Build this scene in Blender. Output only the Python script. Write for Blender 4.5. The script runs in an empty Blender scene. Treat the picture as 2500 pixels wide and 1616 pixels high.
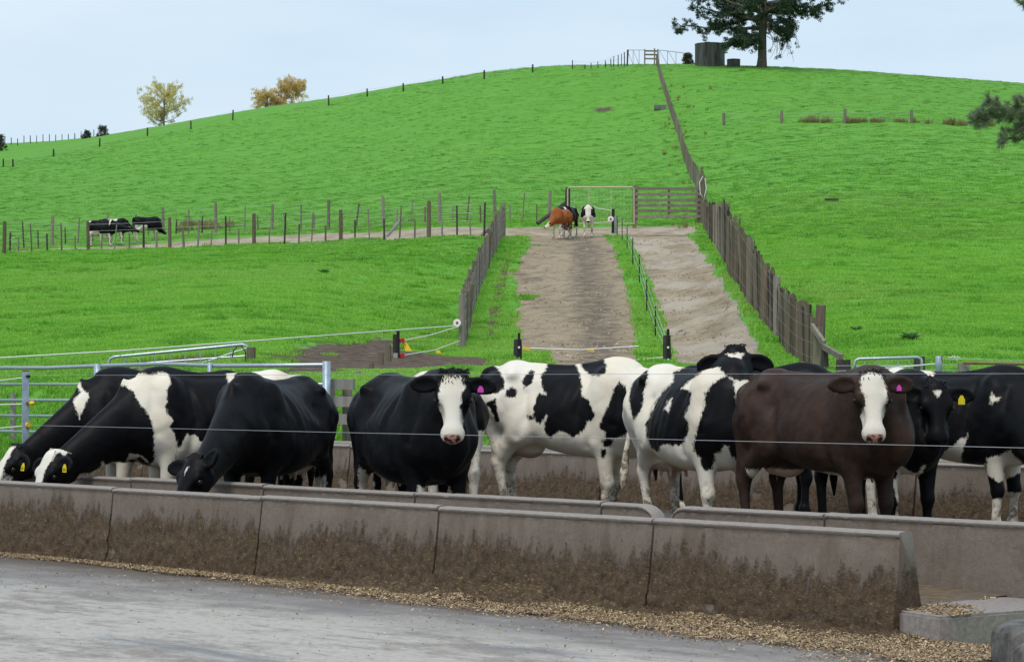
import bpy, bmesh, math, random
import numpy as np
from mathutils import Vector, Matrix, noise as mnoise

random.seed(7)
rng = np.random.default_rng(7)
R = math.radians
scene = bpy.context.scene
COL = scene.collection

# ------------------------------------------------------------------ camera
CAM_H = 1.31                      # eye height, level camera with a risen frame
FPX = 6000.0                      # focal length in photo pixels (2500 wide)
cam_d = bpy.data.cameras.new('camera')
cam_d.sensor_fit = 'HORIZONTAL'
cam_d.sensor_width = 36.0
cam_d.lens = 36.0 * FPX / 2500.0
cam_d.shift_y = 112.0 / 2500.0
cam_d.clip_start = 0.1
cam_d.clip_end = 4000
cam = bpy.data.objects.new('camera', cam_d)
COL.objects.link(cam)
cam.location = (0, 0, CAM_H)
cam.rotation_euler = (R(90), 0, 0)
scene.camera = cam

# ------------------------------------------------------------------ sky, sun, exposure
SUN_EL, SUN_AZ = 58.0, 205.0      # azimuth measured clockwise from +Y: behind the camera, a little left
world = bpy.data.worlds.new('World')
scene.world = world
world.use_nodes = True
wt = world.node_tree
wt.nodes.clear()
def wn(t, **kw):
    n = wt.nodes.new(t)
    for k, v in kw.items():
        setattr(n, k, v)
    return n
w_out = wn('ShaderNodeOutputWorld')
w_bg = wn('ShaderNodeBackground')
w_bg.inputs['Strength'].default_value = 0.097
w_sky = wn('ShaderNodeTexSky', sky_type='NISHITA', sun_disc=False)
w_sky.sun_elevation = R(SUN_EL)
w_sky.sun_rotation = R(SUN_AZ)
w_sky.air_density = 1.0
w_sky.dust_density = 2.0
w_tc = wn('ShaderNodeTexCoord')
w_map = wn('ShaderNodeMapping')
w_map.inputs['Scale'].default_value = (2.2, 2.2, 9.0)
w_no = wn('ShaderNodeTexNoise')
w_no.inputs['Scale'].default_value = 1.6
w_no.inputs['Detail'].default_value = 5
w_no.inputs['Roughness'].default_value = 0.5
w_cr = wn('ShaderNodeValToRGB')
w_cr.color_ramp.elements[0].position = 0.34
w_cr.color_ramp.elements[0].color = (5.2, 6.75, 8.25, 1)
w_cr.color_ramp.elements[1].position = 0.72
w_cr.color_ramp.elements[1].color = (6.9, 7.95, 8.75, 1)
w_mx = wn('ShaderNodeMixRGB')
w_mx.inputs['Fac'].default_value = 0.86
L = wt.links.new
L(w_tc.outputs['Generated'], w_map.inputs['Vector'])
L(w_map.outputs['Vector'], w_no.inputs['Vector'])
L(w_no.outputs['Fac'], w_cr.inputs['Fac'])
L(w_sky.outputs['Color'], w_mx.inputs['Color1'])
L(w_cr.outputs['Color'], w_mx.inputs['Color2'])
L(w_mx.outputs['Color'], w_bg.inputs['Color'])
L(w_bg.outputs['Background'], w_out.inputs['Surface'])

sun_d = bpy.data.lights.new('sun', 'SUN')
sun_d.energy = 1.9
sun_d.angle = R(20)
sun_d.color = (1.0, 0.965, 0.91)
sun = bpy.data.objects.new('sun', sun_d)
COL.objects.link(sun)
_a, _e = R(SUN_AZ), R(SUN_EL)
_sv = Vector((math.sin(_a) * math.cos(_e), math.cos(_a) * math.cos(_e), math.sin(_e)))
sun.rotation_euler = _sv.to_track_quat('Z', 'Y').to_euler()

vs = scene.view_settings
vs.view_transform = 'Standard'
vs.look = 'None'
vs.exposure = 0.29
vs.gamma = 1.0
vs.use_curve_mapping = False
scene.cycles.max_bounces = 6
scene.cycles.transparent_max_bounces = 8

# ------------------------------------------------------------------ helpers
def at(px, py, d):
    """a point seen at photo pixel (px, py), d metres in front of the camera"""
    return Vector(((px - 1250.0) / FPX * d, d, CAM_H + (920.0 - py) / FPX * d))

def tag(o, label=None, cat=None, group=None, kind=None):
    if label: o['label'] = label
    if cat: o['category'] = cat
    if group: o['group'] = group
    if kind: o['kind'] = kind
    return o

def empty(name, loc=(0, 0, 0), rz=0.0):
    o = bpy.data.objects.new(name, None)
    o.empty_display_size = 0.1
    COL.objects.link(o)
    o.location = loc
    o.rotation_euler = (0, 0, rz)
    return o

def link_mesh(name, me, mat=None, parent=None, loc=None):
    o = bpy.data.objects.new(name, me)
    COL.objects.link(o)
    if mat is not None and not me.materials:
        me.materials.append(mat)
    if parent is not None:
        o.parent = parent
    if loc is not None:
        o.location = loc
    return o

def np_mesh(name, V, F, smooth=False):
    """V (n,3) floats, F (m,3) or (m,4) ints"""
    me = bpy.data.meshes.new(name)
    V = np.asarray(V, dtype=np.float32)
    F = np.asarray(F, dtype=np.int32)
    n = F.shape[1]
    me.vertices.add(len(V))
    me.vertices.foreach_set('co', V.ravel())
    me.loops.add(F.size)
    me.loops.foreach_set('vertex_index', F.ravel())
    me.polygons.add(len(F))
    me.polygons.foreach_set('loop_start', np.arange(0, F.size, n, dtype=np.int32))
    if smooth:
        me.polygons.foreach_set('use_smooth', np.ones(len(F), dtype=bool))
    me.update(calc_edges=True)
    return me

def fattr(me, name, vals):
    a = me.attributes.new(name, 'FLOAT', 'POINT')
    a.data.foreach_set('value', np.asarray(vals, dtype=np.float32))

class MB:
    """collects boxes, bars, tubes into one mesh"""
    def __init__(s):
        s.v = []; s.f = []
    def quadbox(s, c8):
        b = len(s.v); s.v += [tuple(c) for c in c8]
        for q in ((0,3,2,1),(4,5,6,7),(0,1,5,4),(1,2,6,5),(2,3,7,6),(3,0,4,7)):
            s.f.append(tuple(b+i for i in q))
    def box(s, c, sx, sy, sz, rz=0.0, jit=0.0):
        co, si = math.cos(rz), math.sin(rz); pts = []
        for z in (-.5, .5):
            for x, y in ((-.5,-.5),(.5,-.5),(.5,.5),(-.5,.5)):
                X, Y = x*sx, y*sy
                pts.append((c[0]+X*co-Y*si+random.uniform(-jit,jit), c[1]+X*si+Y*co+random.uniform(-jit,jit), c[2]+z*sz+random.uniform(-jit,jit)))
        s.quadbox(pts)
    def bar(s, a, b, w, h, up=(0,0,1)):
        a = Vector(a); b = Vector(b); d = (b-a).normalized(); up = Vector(up)
        r = d.cross(up)
        if r.length < 1e-4: r = d.cross(Vector((1,0,0)))
        r.normalize(); u = r.cross(d)
        pts = []
        for p in (a, b):
            for i, j in ((-1,-1),(1,-1),(1,1),(-1,1)):
                pts.append(p + r*(w/2*i) + u*(h/2*j))
        s.quadbox(pts)
    def tube(s, pts, rad, n=8, cap=True):
        pts = [Vector(p) for p in pts]
        m = len(pts)
        rads = rad if isinstance(rad, (list, tuple)) else [rad]*m
        b = len(s.v); prev = None
        for i, p in enumerate(pts):
            d = (pts[min(i+1, m-1)] - pts[max(i-1, 0)]).normalized()
            if prev is None:
                r = d.cross(Vector((0, 0, 1)))
                if r.length < 1e-3: r = d.cross(Vector((1, 0, 0)))
            else:
                r = prev - d*prev.dot(d)
            r.normalize(); prev = r; u = d.cross(r)
            for k in range(n):
                a = 2*math.pi*k/n
                s.v.append(tuple(p + r*(math.cos(a)*rads[i]) + u*(math.sin(a)*rads[i])))
        for i in range(m-1):
            for k in range(n):
                k2 = (k+1) % n
                s.f.append((b+i*n+k, b+i*n+k2, b+(i+1)*n+k2, b+(i+1)*n+k))
        if cap:
            s.f.append(tuple(b+k for k in reversed(range(n))))
            s.f.append(tuple(b+(m-1)*n+k for k in range(n)))
    def disc(s, c, nrm, r, th, n=16):
        nrm = Vector(nrm).normalized()
        s.tube([Vector(c)-nrm*th/2, Vector(c)+nrm*th/2], r, n)
    def mesh(s, name, smooth=False):
        me = bpy.data.meshes.new(name)
        me.from_pydata(s.v, [], s.f)
        if smooth:
            me.polygons.foreach_set('use_smooth', [True]*len(me.polygons))
        me.update()
        return me
    def build(s, name, mat, parent=None, smooth=False, loc=None):
        return link_mesh(name, s.mesh(name, smooth), mat, parent, loc)

# ------------------------------------------------------------------ materials
class NT:
    """tiny node-tree builder"""
    def __init__(s, name):
        s.m = bpy.data.materials.new(name); s.m.use_nodes = True
        s.t = s.m.node_tree; s.t.nodes.clear()
        s.out = s.t.nodes.new('ShaderNodeOutputMaterial')
        s.b = s.t.nodes.new('ShaderNodeBsdfPrincipled')
        s.t.links.new(s.b.outputs[0], s.out.inputs['Surface'])
        s.b.inputs['Specular IOR Level'].default_value = 0.3
        s.tc = s.t.nodes.new('ShaderNodeTexCoord')
    def put(s, sock, v):
        if isinstance(v, bpy.types.NodeSocket): s.t.links.new(v, sock)
        elif isinstance(v, (tuple, list)) and sock.type == 'RGBA' and len(v) == 3: sock.default_value = (*v, 1)
        else: sock.default_value = v
    def set(s, **kw):
        for k, v in kw.items():
            s.put(s.b.inputs[k.replace('_', ' ')], v)
        return s
    def coords(s, scale=(1,1,1), src='Object', rot=(0,0,0)):
        n = s.t.nodes.new('ShaderNodeMapping')
        n.inputs['Scale'].default_value = scale
        n.inputs['Rotation'].default_value = rot
        s.t.links.new(s.tc.outputs[src], n.inputs['Vector'])
        return n.outputs[0]
    def noise(s, scale, vec=None, detail=4, rough=0.55, dist=0.0):
        n = s.t.nodes.new('ShaderNodeTexNoise')
        n.inputs['Scale'].default_value = scale; n.inputs['Detail'].default_value = detail
        n.inputs['Roughness'].default_value = rough; n.inputs['Distortion'].default_value = dist
        s.t.links.new(vec if vec is not None else s.tc.outputs['Object'], n.inputs['Vector'])
        return n.outputs['Fac']
    def voro(s, scale, vec=None, out='Distance'):
        n = s.t.nodes.new('ShaderNodeTexVoronoi'); n.inputs['Scale'].default_value = scale
        s.t.links.new(vec if vec is not None else s.tc.outputs['Object'], n.inputs['Vector'])
        return n.outputs[out]
    def attr(s, name, out='Fac'):
        n = s.t.nodes.new('ShaderNodeAttribute'); n.attribute_name = name
        return n.outputs[out]
    def rnd(s):
        n = s.t.nodes.new('ShaderNodeObjectInfo'); return n.outputs['Random']
    def math(s, op, a, b=0.0, c=0.0, clamp=False):
        n = s.t.nodes.new('ShaderNodeMath'); n.operation = op; n.use_clamp = clamp
        s.put(n.inputs[0], a); s.put(n.inputs[1], b)
        if op in ('MULTIPLY_ADD',): s.put(n.inputs[2], c)
        return n.outputs[0]
    def ramp(s, v, lo, hi, a=0.0, b=1.0):
        n = s.t.nodes.new('ShaderNodeMapRange'); n.clamp = True
        s.put(n.inputs[0], v); s.put(n.inputs[1], lo); s.put(n.inputs[2], hi); s.put(n.inputs[3], a); s.put(n.inputs[4], b)
        return n.outputs[0]
    def mix(s, f, a, b, mode='MIX'):
        n = s.t.nodes.new('ShaderNodeMixRGB'); n.blend_type = mode
        s.put(n.inputs['Fac'], f); s.put(n.inputs['Color1'], a); s.put(n.inputs['Color2'], b)
        return n.outputs['Color']
    def bump(s, h, strength=0.5, dist=0.01):
        n = s.t.nodes.new('ShaderNodeBump')
        n.inputs['Strength'].default_value = strength; n.inputs['Distance'].default_value = dist
        s.t.links.new(h, n.inputs['Height']); s.t.links.new(n.outputs[0], s.b.inputs['Normal'])
        return s
    def sep(s, vec, i):
        n = s.t.nodes.new('ShaderNodeSeparateXYZ'); s.t.links.new(vec, n.inputs[0]); return n.outputs[i]

M = {}
def simple(name, col, rough=0.6, metal=0.0, var=0.25, scale=20, bump=0.0):
    n = NT(name)
    f = n.noise(scale, detail=5)
    c2 = tuple(c*(1-var) for c in col); c1 = tuple(min(1, c*(1+var*0.6)) for c in col)
    n.set(Base_Color=n.mix(n.ramp(f, .3, .7), c2, c1), Roughness=rough, Metallic=metal)
    if bump: n.bump(f, bump, 0.01)
    M[name] = n.m
    return n.m
# ------------------------------------------------------------------ cows: one continuous body grown from a distance field
class Field:
    def __init__(s, lo, hi, vox):
        s.vox = vox; s.lo = np.array(lo, float)
        s.n = np.ceil((np.array(hi)-s.lo)/vox).astype(int)+1
        s.ax = [s.lo[i]+np.arange(s.n[i])*vox for i in range(3)]
        s.a = np.full(tuple(s.n), 0.5, dtype=np.float32)
    def region(s, lo, hi, pad):
        sl = []; cs = []
        for i in range(3):
            a = max(0, int((lo[i]-pad-s.lo[i])/s.vox)); b = min(s.n[i], int((hi[i]+pad-s.lo[i])/s.vox)+2)
            b = max(b, a+1)
            sl.append(slice(a, b)); cs.append(s.ax[i][a:b].astype(np.float32))
        return tuple(sl), cs[0][:, None, None], cs[1][None, :, None], cs[2][None, None, :]
    def comb(s, sl, d, k, sub=False):
        a = s.a[sl]
        if sub:
            h = np.clip(0.5-0.5*(a+d)/k, 0, 1); s.a[sl] = a*(1-h)-d*h+k*h*(1-h)
        else:
            h = np.clip(0.5+0.5*(a-d)/k, 0, 1); s.a[sl] = a*(1-h)+d*h-k*h*(1-h)
    def cone(s, a, b, ra, rb, k=0.05, lat=None, sq=1.0, sub=False):
        a = np.array(a, float); b = np.array(b, float); r = max(ra, rb)
        sl, X, Y, Z = s.region(np.minimum(a, b)-r, np.maximum(a, b)+r, k+0.04)
        px, py, pz = X-a[0], Y-a[1], Z-a[2]
        ab = b-a
        if lat is not None:
            l = np.array(lat, float); l /= np.linalg.norm(l)
            q = (px*l[0]+py*l[1]+pz*l[2])*(1/sq-1)
            px = px+q*l[0]; py = py+q*l[1]; pz = pz+q*l[2]
            ab = ab+l*(ab@l)*(1/sq-1)
        L2 = max(ab@ab, 1e-9)
        t = np.clip((px*ab[0]+py*ab[1]+pz*ab[2])/L2, 0, 1)
        d = np.sqrt((px-t*ab[0])**2+(py-t*ab[1])**2+(pz-t*ab[2])**2)-(ra+(rb-ra)*t)
        if lat is not None: d = d*min(1.0, sq*1.15)
        s.comb(sl, d, k, sub)
    def chain(s, pts, rs, k=0.05, lat=None, sq=1.0, kin=.004):
        """one tapered tube through the points, joined to the rest once"""
        P = [np.array(p, float) for p in pts]; r = max(rs)
        lo = np.min(P, 0)-r; hi = np.max(P, 0)+r
        g = s.a; sl, X, Y, Z = s.region(lo, hi, k+.04)
        s.a = np.full(tuple(s.n), .5, dtype=np.float32)
        for i in range(len(P)-1):
            s.cone(P[i], P[i+1], rs[i], rs[i+1], kin, lat, sq)
        d = s.a[sl]; s.a = g
        s.comb(sl, d, k)
    def ell(s, c, rad, axes=None, k=0.05, sub=False):
        c = np.array(c, float); rm = max(rad)
        if axes is None:
            sl, X, Y, Z = s.region(c-np.array(rad), c+np.array(rad), k+0.04)
            q = [X-c[0], Y-c[1], Z-c[2]]
        else:
            sl, X, Y, Z = s.region(c-rm, c+rm, k+0.04)
            px, py, pz = X-c[0], Y-c[1], Z-c[2]
            q = [px*v[0]+py*v[1]+pz*v[2] for v in axes]
        k0 = np.sqrt(sum((q[i]/rad[i])**2 for i in range(3)))
        k1 = np.sqrt(sum((q[i]/rad[i]**2)**2 for i in range(3)))+1e-6
        s.comb(sl, k0*(k0-1)/k1, k, sub)
    def loft(s, xs, top, bot, hw, k=0.05, n=2.45, pear=0.16):
        sl, X, Y, Z = s.region((xs[0], -max(hw), min(bot)), (xs[-1], max(hw), max(top)), k+0.05)
        x = X.ravel()
        def ip(v):
            # smooth (cosine-free) interpolation: catmull-rom through the stations
            xi = np.clip(x, xs[0], xs[-1]); j = np.clip(np.searchsorted(xs, xi)-1, 0, len(xs)-2)
            v = np.array(v, float); m = np.gradient(v, xs)
            h = (np.array(xs)[j+1]-np.array(xs)[j]); t = (xi-np.array(xs)[j])/h
            return (2*t**3-3*t**2+1)*v[j]+(t**3-2*t**2+t)*h*m[j]+(-2*t**3+3*t**2)*v[j+1]+(t**3-t**2)*h*m[j+1]
        T, B, W = ip(top), ip(bot), ip(hw)
        c = ((T+B)/2)[:, None, None]; hh = np.maximum((T-B)/2, .01)[:, None, None]; W = np.maximum(W, .01)[:, None, None]
        zn = np.clip((Z-c)/hh, -1.3, 1.3)
        w = W*(1-pear*zn-0.17*np.clip(zn, 0, 2)**2)
        p = ((np.abs(Y)/w)**n+np.abs(zn)**n)**(1/n)
        d = (p-1)*np.minimum(W, hh)
        ex = np.maximum(np.maximum(xs[0]-X, X-xs[-1]), 0)
        d = np.where(ex > 0, np.sqrt(np.maximum(d, 0)**2+ex**2), d)
        s.comb(sl, d.astype(np.float32), k)
    def mesh(s):
        """naive surface nets"""
        a = s.a; ins = a < 0
        n = s.n-1
        c = np.zeros(tuple(n), dtype=np.int8)
        for i in (0, 1):
            for j in (0, 1):
                for k in (0, 1):
                    c += ins[i:n[0]+i, j:n[1]+j, k:n[2]+k]
        act = (c > 0) & (c < 8)
        idx = np.argwhere(act)
        vid = np.full(tuple(n), -1, dtype=np.int32); vid[act] = np.arange(len(idx))
        acc = np.zeros((len(idx), 3)); cnt = np.zeros(len(idx))
        cor = np.array([(i, j, k) for i in (0, 1) for j in (0, 1) for k in (0, 1)])
        vals = [a[idx[:, 0]+o[0], idx[:, 1]+o[1], idx[:, 2]+o[2]] for o in cor]
        for e0 in range(8):
            for e1 in range(e0+1, 8):
                if np.abs(cor[e0]-cor[e1]).sum() != 1: continue
                v0, v1 = vals[e0], vals[e1]
                cr = (v0 < 0) != (v1 < 0)
                t = np.where(cr, v0/np.where(cr, v0-v1, 1), 0)
                p = cor[e0][None]+t[:, None]*(cor[e1]-cor[e0])[None]
                acc += p*cr[:, None]; cnt += cr
        V = s.lo+(idx+acc/cnt[:, None])*s.vox
        faces = []
        for ax in range(3):
            o1, o2 = [(1, 2), (2, 0), (0, 1)][ax]
            sh = [slice(1, -1)]*3
            lo = [slice(None)]*3; hi = [slice(None)]*3
            lo[ax] = slice(0, -1); hi[ax] = slice(1, None)
            cr = ins[tuple(lo)] != ins[tuple(hi)]
            P = np.argwhere(cr)
            ok = (P[:, o1] > 0) & (P[:, o2] > 0) & (P[:, o1] < s.n[o1]-1) & (P[:, o2] < s.n[o2]-1)
            P = P[ok]
            flip = ins[P[:, 0], P[:, 1], P[:, 2]]
            q = []
            for d1, d2 in ((0, 0), (1, 0), (1, 1), (0, 1)):
                Q = P.copy(); Q[:, o1] -= 1-d1; Q[:, o2] -= 1-d2
                q.append(vid[Q[:, 0], Q[:, 1], Q[:, 2]])
            q = np.stack(q, 1)
            q[~flip] = q[~flip][:, ::-1]
            faces.append(q)
        return V, np.concatenate(faces)

def poly_sd(P, poly):
    """signed distance (inside positive) of points P (n,2) to a polygon"""
    poly = np.array(poly, float); n = len(poly)
    d = np.full(len(P), 1e9); ins = np.zeros(len(P), bool)
    for i in range(n):
        a = poly[i]; b = poly[(i+1) % n]; ab = b-a
        t = np.clip(((P-a)@ab)/max(ab@ab, 1e-12), 0, 1)
        d = np.minimum(d, np.hypot(*(P-a-t[:, None]*ab).T))
        c = (a[1] > P[:, 1]) != (b[1] > P[:, 1])
        with np.errstate(divide='ignore', invalid='ignore'):
            xx = (b[0]-a[0])*(P[:, 1]-a[1])/(b[1]-a[1])+a[0]
        ins ^= c & (P[:, 0] < xx)
    return np.where(ins, d, -d)

def lap_smooth(V, F, it=2, lam=0.5):
    e = np.concatenate([F[:, [0, 1]], F[:, [1, 2]], F[:, [2, 3]], F[:, [3, 0]]])
    n = len(V); deg = np.bincount(e.ravel(), minlength=n).astype(float)
    for _ in range(it):
        for l in (lam, -lam*1.03):
            s = np.zeros_like(V)
            for i in range(3):
                s[:, i] = np.bincount(e[:, 0], V[e[:, 1], i], n)+np.bincount(e[:, 1], V[e[:, 0], i], n)
            V = V+l*(s/deg[:, None]-V)
    return V

class Head:
    def __init__(s, poll, az, pitch, roll=0.0, size=1.0):
        az, pitch, roll = R(az), R(pitch), R(roll)
        s.o = np.array(poll, float); s.k = size
        f = np.array((math.cos(az), math.sin(az), 0)); z = np.array((0, 0, 1.0))
        s.u = f*math.cos(pitch)-z*math.sin(pitch)
        s.v = f*math.sin(pitch)+z*math.cos(pitch)
        s.l = np.array((-math.sin(az), math.cos(az), 0))
        if roll:
            l, v = s.l.copy(), s.v.copy()
            s.l = l*math.cos(roll)+v*math.sin(roll); s.v = v*math.cos(roll)-l*math.sin(roll)
    def p(s, u, v, l=0.0):
        return s.o+s.k*(s.u*u+s.v*v+s.l*l)
    def axes(s):
        return (s.u, s.v, s.l)
    def loc(s, V):
        q = (V-s.o)/s.k
        return q@s.u, q@s.v, q@s.l

def grow_cow(poll=(1.05, 0, 1.42), az=0, pitch=62, roll=0, legs=None, vox=0.0135, girth=1.0, belly=0.0,
             tail='down', udder=1.0, ears=((0.12, 0.0), (0.12, 0.0)), neckmid=None, head_size=1.0, bone=1.0):
    """returns V, F, head. +x is forward, +y the cow's left"""
    H = Head(poll, az, pitch, roll, head_size)
    lo = np.array([-1.12, -0.52, -0.02]); hi = np.array([0.95, 0.52, 1.56])
    for c in ((-.1, .1, 0), (.62, .1, 0), (.3, .1, .38), (.3, .1, -.38), (.3, -.3, 0)):
        q = H.p(*c); lo = np.minimum(lo, q-.1); hi = np.maximum(hi, q+.1)
    f = Field(lo, hi, vox)
    g = girth
    xs = [-.84, -.77, -.66, -.52, -.38, -.2, 0, .2, .38, .52, .64, .74, .80]
    top = [1.24, 1.33, 1.385, 1.405, 1.405, 1.385, 1.375, 1.385, 1.41, 1.40, 1.32, 1.20, 1.08]
    bot = [1.08, .97, .90, .85, .79, .71-belly, .66-belly, .635-belly*.8, .63-belly*.4, .65, .70, .81, .96]
    hw = [.07, .14, .20, .25, .275*g, .32*g, .352*g, .35*g, .30*g, .255, .215, .155, .05]
    f.loft(xs, top, bot, hw, k=0.03)
    # spine ridge, withers, hooks, pins
    f.chain([(-.80, 0, 1.345), (-.45, 0, 1.39), (0, 0, 1.372), (.42, 0, 1.405), (.56, 0, 1.37)], [.035, .035, .035, .05, .06], k=.07)
    for sgn in (-1, 1):
        f.cone((-.54, sgn*.08, 1.370), (-.425, sgn*.250, 1.318), .045*bone, .034*bone, k=.13)
        f.cone((-.74, sgn*.10, 1.28), (-.81, sgn*.125, 1.245), .05*bone, .045*bone, k=.08)
        f.ell((-.22, sgn*.395, 1.225), (.18, .13, .12), k=.12, sub=True)               # hungry hollow before the hook
        f.ell((-.635, sgn*.325, 1.265), (.13, .13, .09), k=.10, sub=True)              # behind the hook
        f.ell((.45, sgn*.190, 1.12), (.14, .125, .27), k=.075)                         # shoulder blade
        f.ell((.60, sgn*.155, .95), (.13, .105, .16), k=.09)                          # point of shoulder
        f.ell((-.58, sgn*.165, 1.08), (.21, .12, .26), k=.10)                         # haunch
    f.cone((.58, 0, .78), (.74, 0, .90), .12, .12, k=.12)                            # brisket
    # legs
    lg = dict(fl=(0, 0), fr=(0, 0), hl=(0, 0), hr=(0, 0))
    lg.update(legs or {})
    hoofs = []
    for key, sgn in (('fl', 1), ('fr', -1)):
        dx, dy = lg[key]
        y = sgn*.165
        A, E = np.array((.50, sgn*.17, .98)), np.array((.43+dx*.15, sgn*.18, .77))
        K = np.array((.475+dx*.65, y+dy*.6, .43)); Fk = np.array((.465+dx, y+dy, .145)); Ho = np.array((.505+dx, y+dy, .045))
        mid = (E+K)/2+np.array((.0, 0, .04))
        f.chain([A, E, mid, K], [.14, .100, .074, .052], k=.06)
        f.ell(K+np.array((.012, 0, 0)), (.051, .051, .070), k=.03)
        f.chain([K, (K+Fk)/2, Fk], [.045, .036, .039], k=.025)
        f.ell(Fk+np.array((-.005, 0, .0)), (.05, .052, .055), k=.02)
        f.cone(Fk, Ho, .046, .058, k=.02); f.cone(Ho+np.array((0, .03, -.005)), Ho+np.array((.045, .03, -.02)), .045, .034, k=.015)
        f.cone(Ho+np.array((0, -.03, -.005)), Ho+np.array((.045, -.03, -.02)), .045, .034, k=.015)
        hoofs.append(Ho)
    for key, sgn in (('hl', 1), ('hr', -1)):
        dx, dy = lg[key]
        y = sgn*.185
        A, S = np.array((-.52, sgn*.17, 1.08)), np.array((-.36+dx*.2, sgn*.215, .86))
        K = np.array((-.705+dx*.75, y+dy*.7, .565)); Fk = np.array((-.665+dx, y+dy, .15)); Ho = np.array((-.62+dx, y+dy, .045))
        f.cone(A, S, .19, .118, k=.08)
        g1 = S*.45+K*.55+np.array((-.015, 0, .03))
        f.chain([S, g1, K+np.array((.02, 0, .03))], [.112, .078, .052], k=.07)
        f.cone(A+np.array((-.18, 0, -.06)), K+np.array((-.01, 0, .14)), .095, .042, k=.08)   # back of the thigh
        f.cone(K+np.array((-.01, 0, .14)), K+np.array((-.045, 0, .03)), .038, .030, k=.04)   # hamstring to the point of hock
        f.ell(K, (.062, .05, .075), k=.03)
        f.chain([K, (K+Fk)/2, Fk], [.049, .038, .040], k=.025)
        f.ell(Fk, (.051, .052, .055), k=.02)
        f.cone(Fk, Ho, .046, .058, k=.02); f.cone(Ho+np.array((0, .03, -.005)), Ho+np.array((.045, .03, -.02)), .045, .034, k=.015)
        f.cone(Ho+np.array((0, -.03, -.005)), Ho+np.array((.045, -.03, -.02)), .045, .034, k=.015)
        hoofs.append(Ho)
    if udder:
        u = udder
        f.ell((-.40, 0, .70), (.24*u, .17*u, .155*u), k=.08)
        f.ell((-.55, 0, .72), (.12*u, .15*u, .15*u), k=.06)
        for tx, ty in () if u < .7 else ((-.30, .075), (-.30, -.075), (-.48, .07), (-.48, -.07)):
            f.cone((tx, ty*u, .60-.05*(u-1)), (tx+.01, ty*u*1.1, .535-.06*(u-1)), .020, .013, k=.02)
    # neck
    N0 = np.array((.52, 0, 1.15)); N1 = H.p(.085, -.135)
    if neckmid is None:
        neckmid = (N0+N1)/2+np.array((.02, 0, .03))
    neckmid = np.array(neckmid, float)
    ts = np.linspace(0, 1, 18)
    pts = [(1-t)**2*N0+2*t*(1-t)*neckmid+t*t*N1 for t in ts]
    rs = [.275*(1-t)+.098*t-.020*math.sin(math.pi*t) for t in ts]
    latv = H.l*0.5+np.array((0, 1, 0))*.5
    f.chain(pts, rs, k=.13, lat=latv, sq=.70, kin=.03)
    T0 = np.array((.70, 0, .90)); T1 = H.p(.13, -.20)
    Tm = (T0+T1)/2*.55+neckmid*.45+np.array((.03, 0, -.10))*.6
    pts = [(1-t)**2*T0+2*t*(1-t)*Tm+t*t*T1 for t in ts]
    f.chain(pts, [.105*(1-t)+.055*t for t in ts], k=.11, lat=latv, sq=.6, kin=.025)
    # head
    hs = head_size; ax = H.axes()
    f.ell(H.p(.075, -.085), (.125*hs, .095*hs, .112*hs), ax, k=.04)
    f.ell(H.p(.015, -.055), (.06*hs, .05*hs, .075*hs), ax, k=.04)
    f.ell(H.p(.155, -.075), (.145*hs, .066*hs, .124*hs), ax, k=.04)
    f.cone(H.p(.17, -.085), H.p(.41, -.068), .086*hs, .064*hs, k=.04, lat=H.l, sq=1.14)
    f.ell(H.p(.425, -.075), (.075*hs, .064*hs, .088*hs), ax, k=.035)
    f.ell(H.p(.465, -.072), (.042*hs, .052*hs, .078*hs), ax, k=.03)
    f.ell(H.p(.455, -.115), (.052*hs, .033*hs, .055*hs), ax, k=.025)               # chin
    for sg in (-1, 1):
        f.cone(H.p(.10, -.165, sg*.062), H.p(.40, -.112, sg*.030), .060*hs, .040*hs, k=.05)
        f.ell(H.p(.15, -.13, sg*.062), (.10*hs, .095*hs, .048*hs), ax, k=.05)
        f.ell(H.p(.158, -.045, sg*.108), (.048*hs, .036*hs, .028*hs), ax, k=.03)        # brow
        f.ell(H.p(.30, -.085, sg*.085), (.09*hs, .04*hs, .022*hs), ax, k=.05, sub=True)   # cheek hollow
        f.ell(H.p(.188, -.064, sg*.138), (.026*hs, .021*hs, .020*hs), ax, k=.018, sub=True)  # eye socket
        f.ell(H.p(.500, -.045, sg*.043), (.026*hs, .024*hs, .017*hs), ax, k=.010, sub=True)  # nostril
        # ear
        drop, fwd = ears[0 if sg > 0 else 1]
        root = H.p(.045, -.085, sg*.085)
        e = H.l*sg*math.cos(drop)-np.array((0, 0, 1.0))*math.sin(drop)+H.v*fwd
        e /= np.linalg.norm(e)
        en = H.v*.85+H.u*.35; en -= e*(en@e); en /= np.linalg.norm(en)
        et = np.cross(en, e)
        c = root+e*.125*hs
        f.cone(root, root+e*.07*hs, .040*hs, .034*hs, k=.03)
        f.ell(c, (.115*hs, .069*hs, .025*hs), (e, et, en), k=.02)
        f.ell(c+en*.026*hs+e*.012, (.090*hs, .050*hs, .021*hs), (e, et, en), k=.012, sub=True)
    # tail
    if tail == 'down':
        tp = [(-.76, 0, 1.36), (-.845, 0, 1.335), (-.895, 0, 1.22), (-.90, .01, .95), (-.885, .02, .72), (-.88, .025, .55), (-.875, .03, .40)]
    elif tail == 'left':
        tp = [(-.76, 0, 1.36), (-.845, 0, 1.335), (-.90, .03, 1.22), (-.92, .10, .95), (-.90, .16, .72), (-.90, .18, .55), (-.89, .2, .40)]
    else:
        tp = [(-.76, 0, 1.36), (-.845, 0, 1.335), (-.90, -.03, 1.22), (-.92, -.10, .95), (-.90, -.16, .72), (-.90, -.18, .55), (-.89, -.2, .40)]
    f.chain(tp, [.045, .040, .032, .023, .026, .036, .012], k=.03)
    V, F = f.mesh()
    V = lap_smooth(V, F, 3, 0.5)
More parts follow.
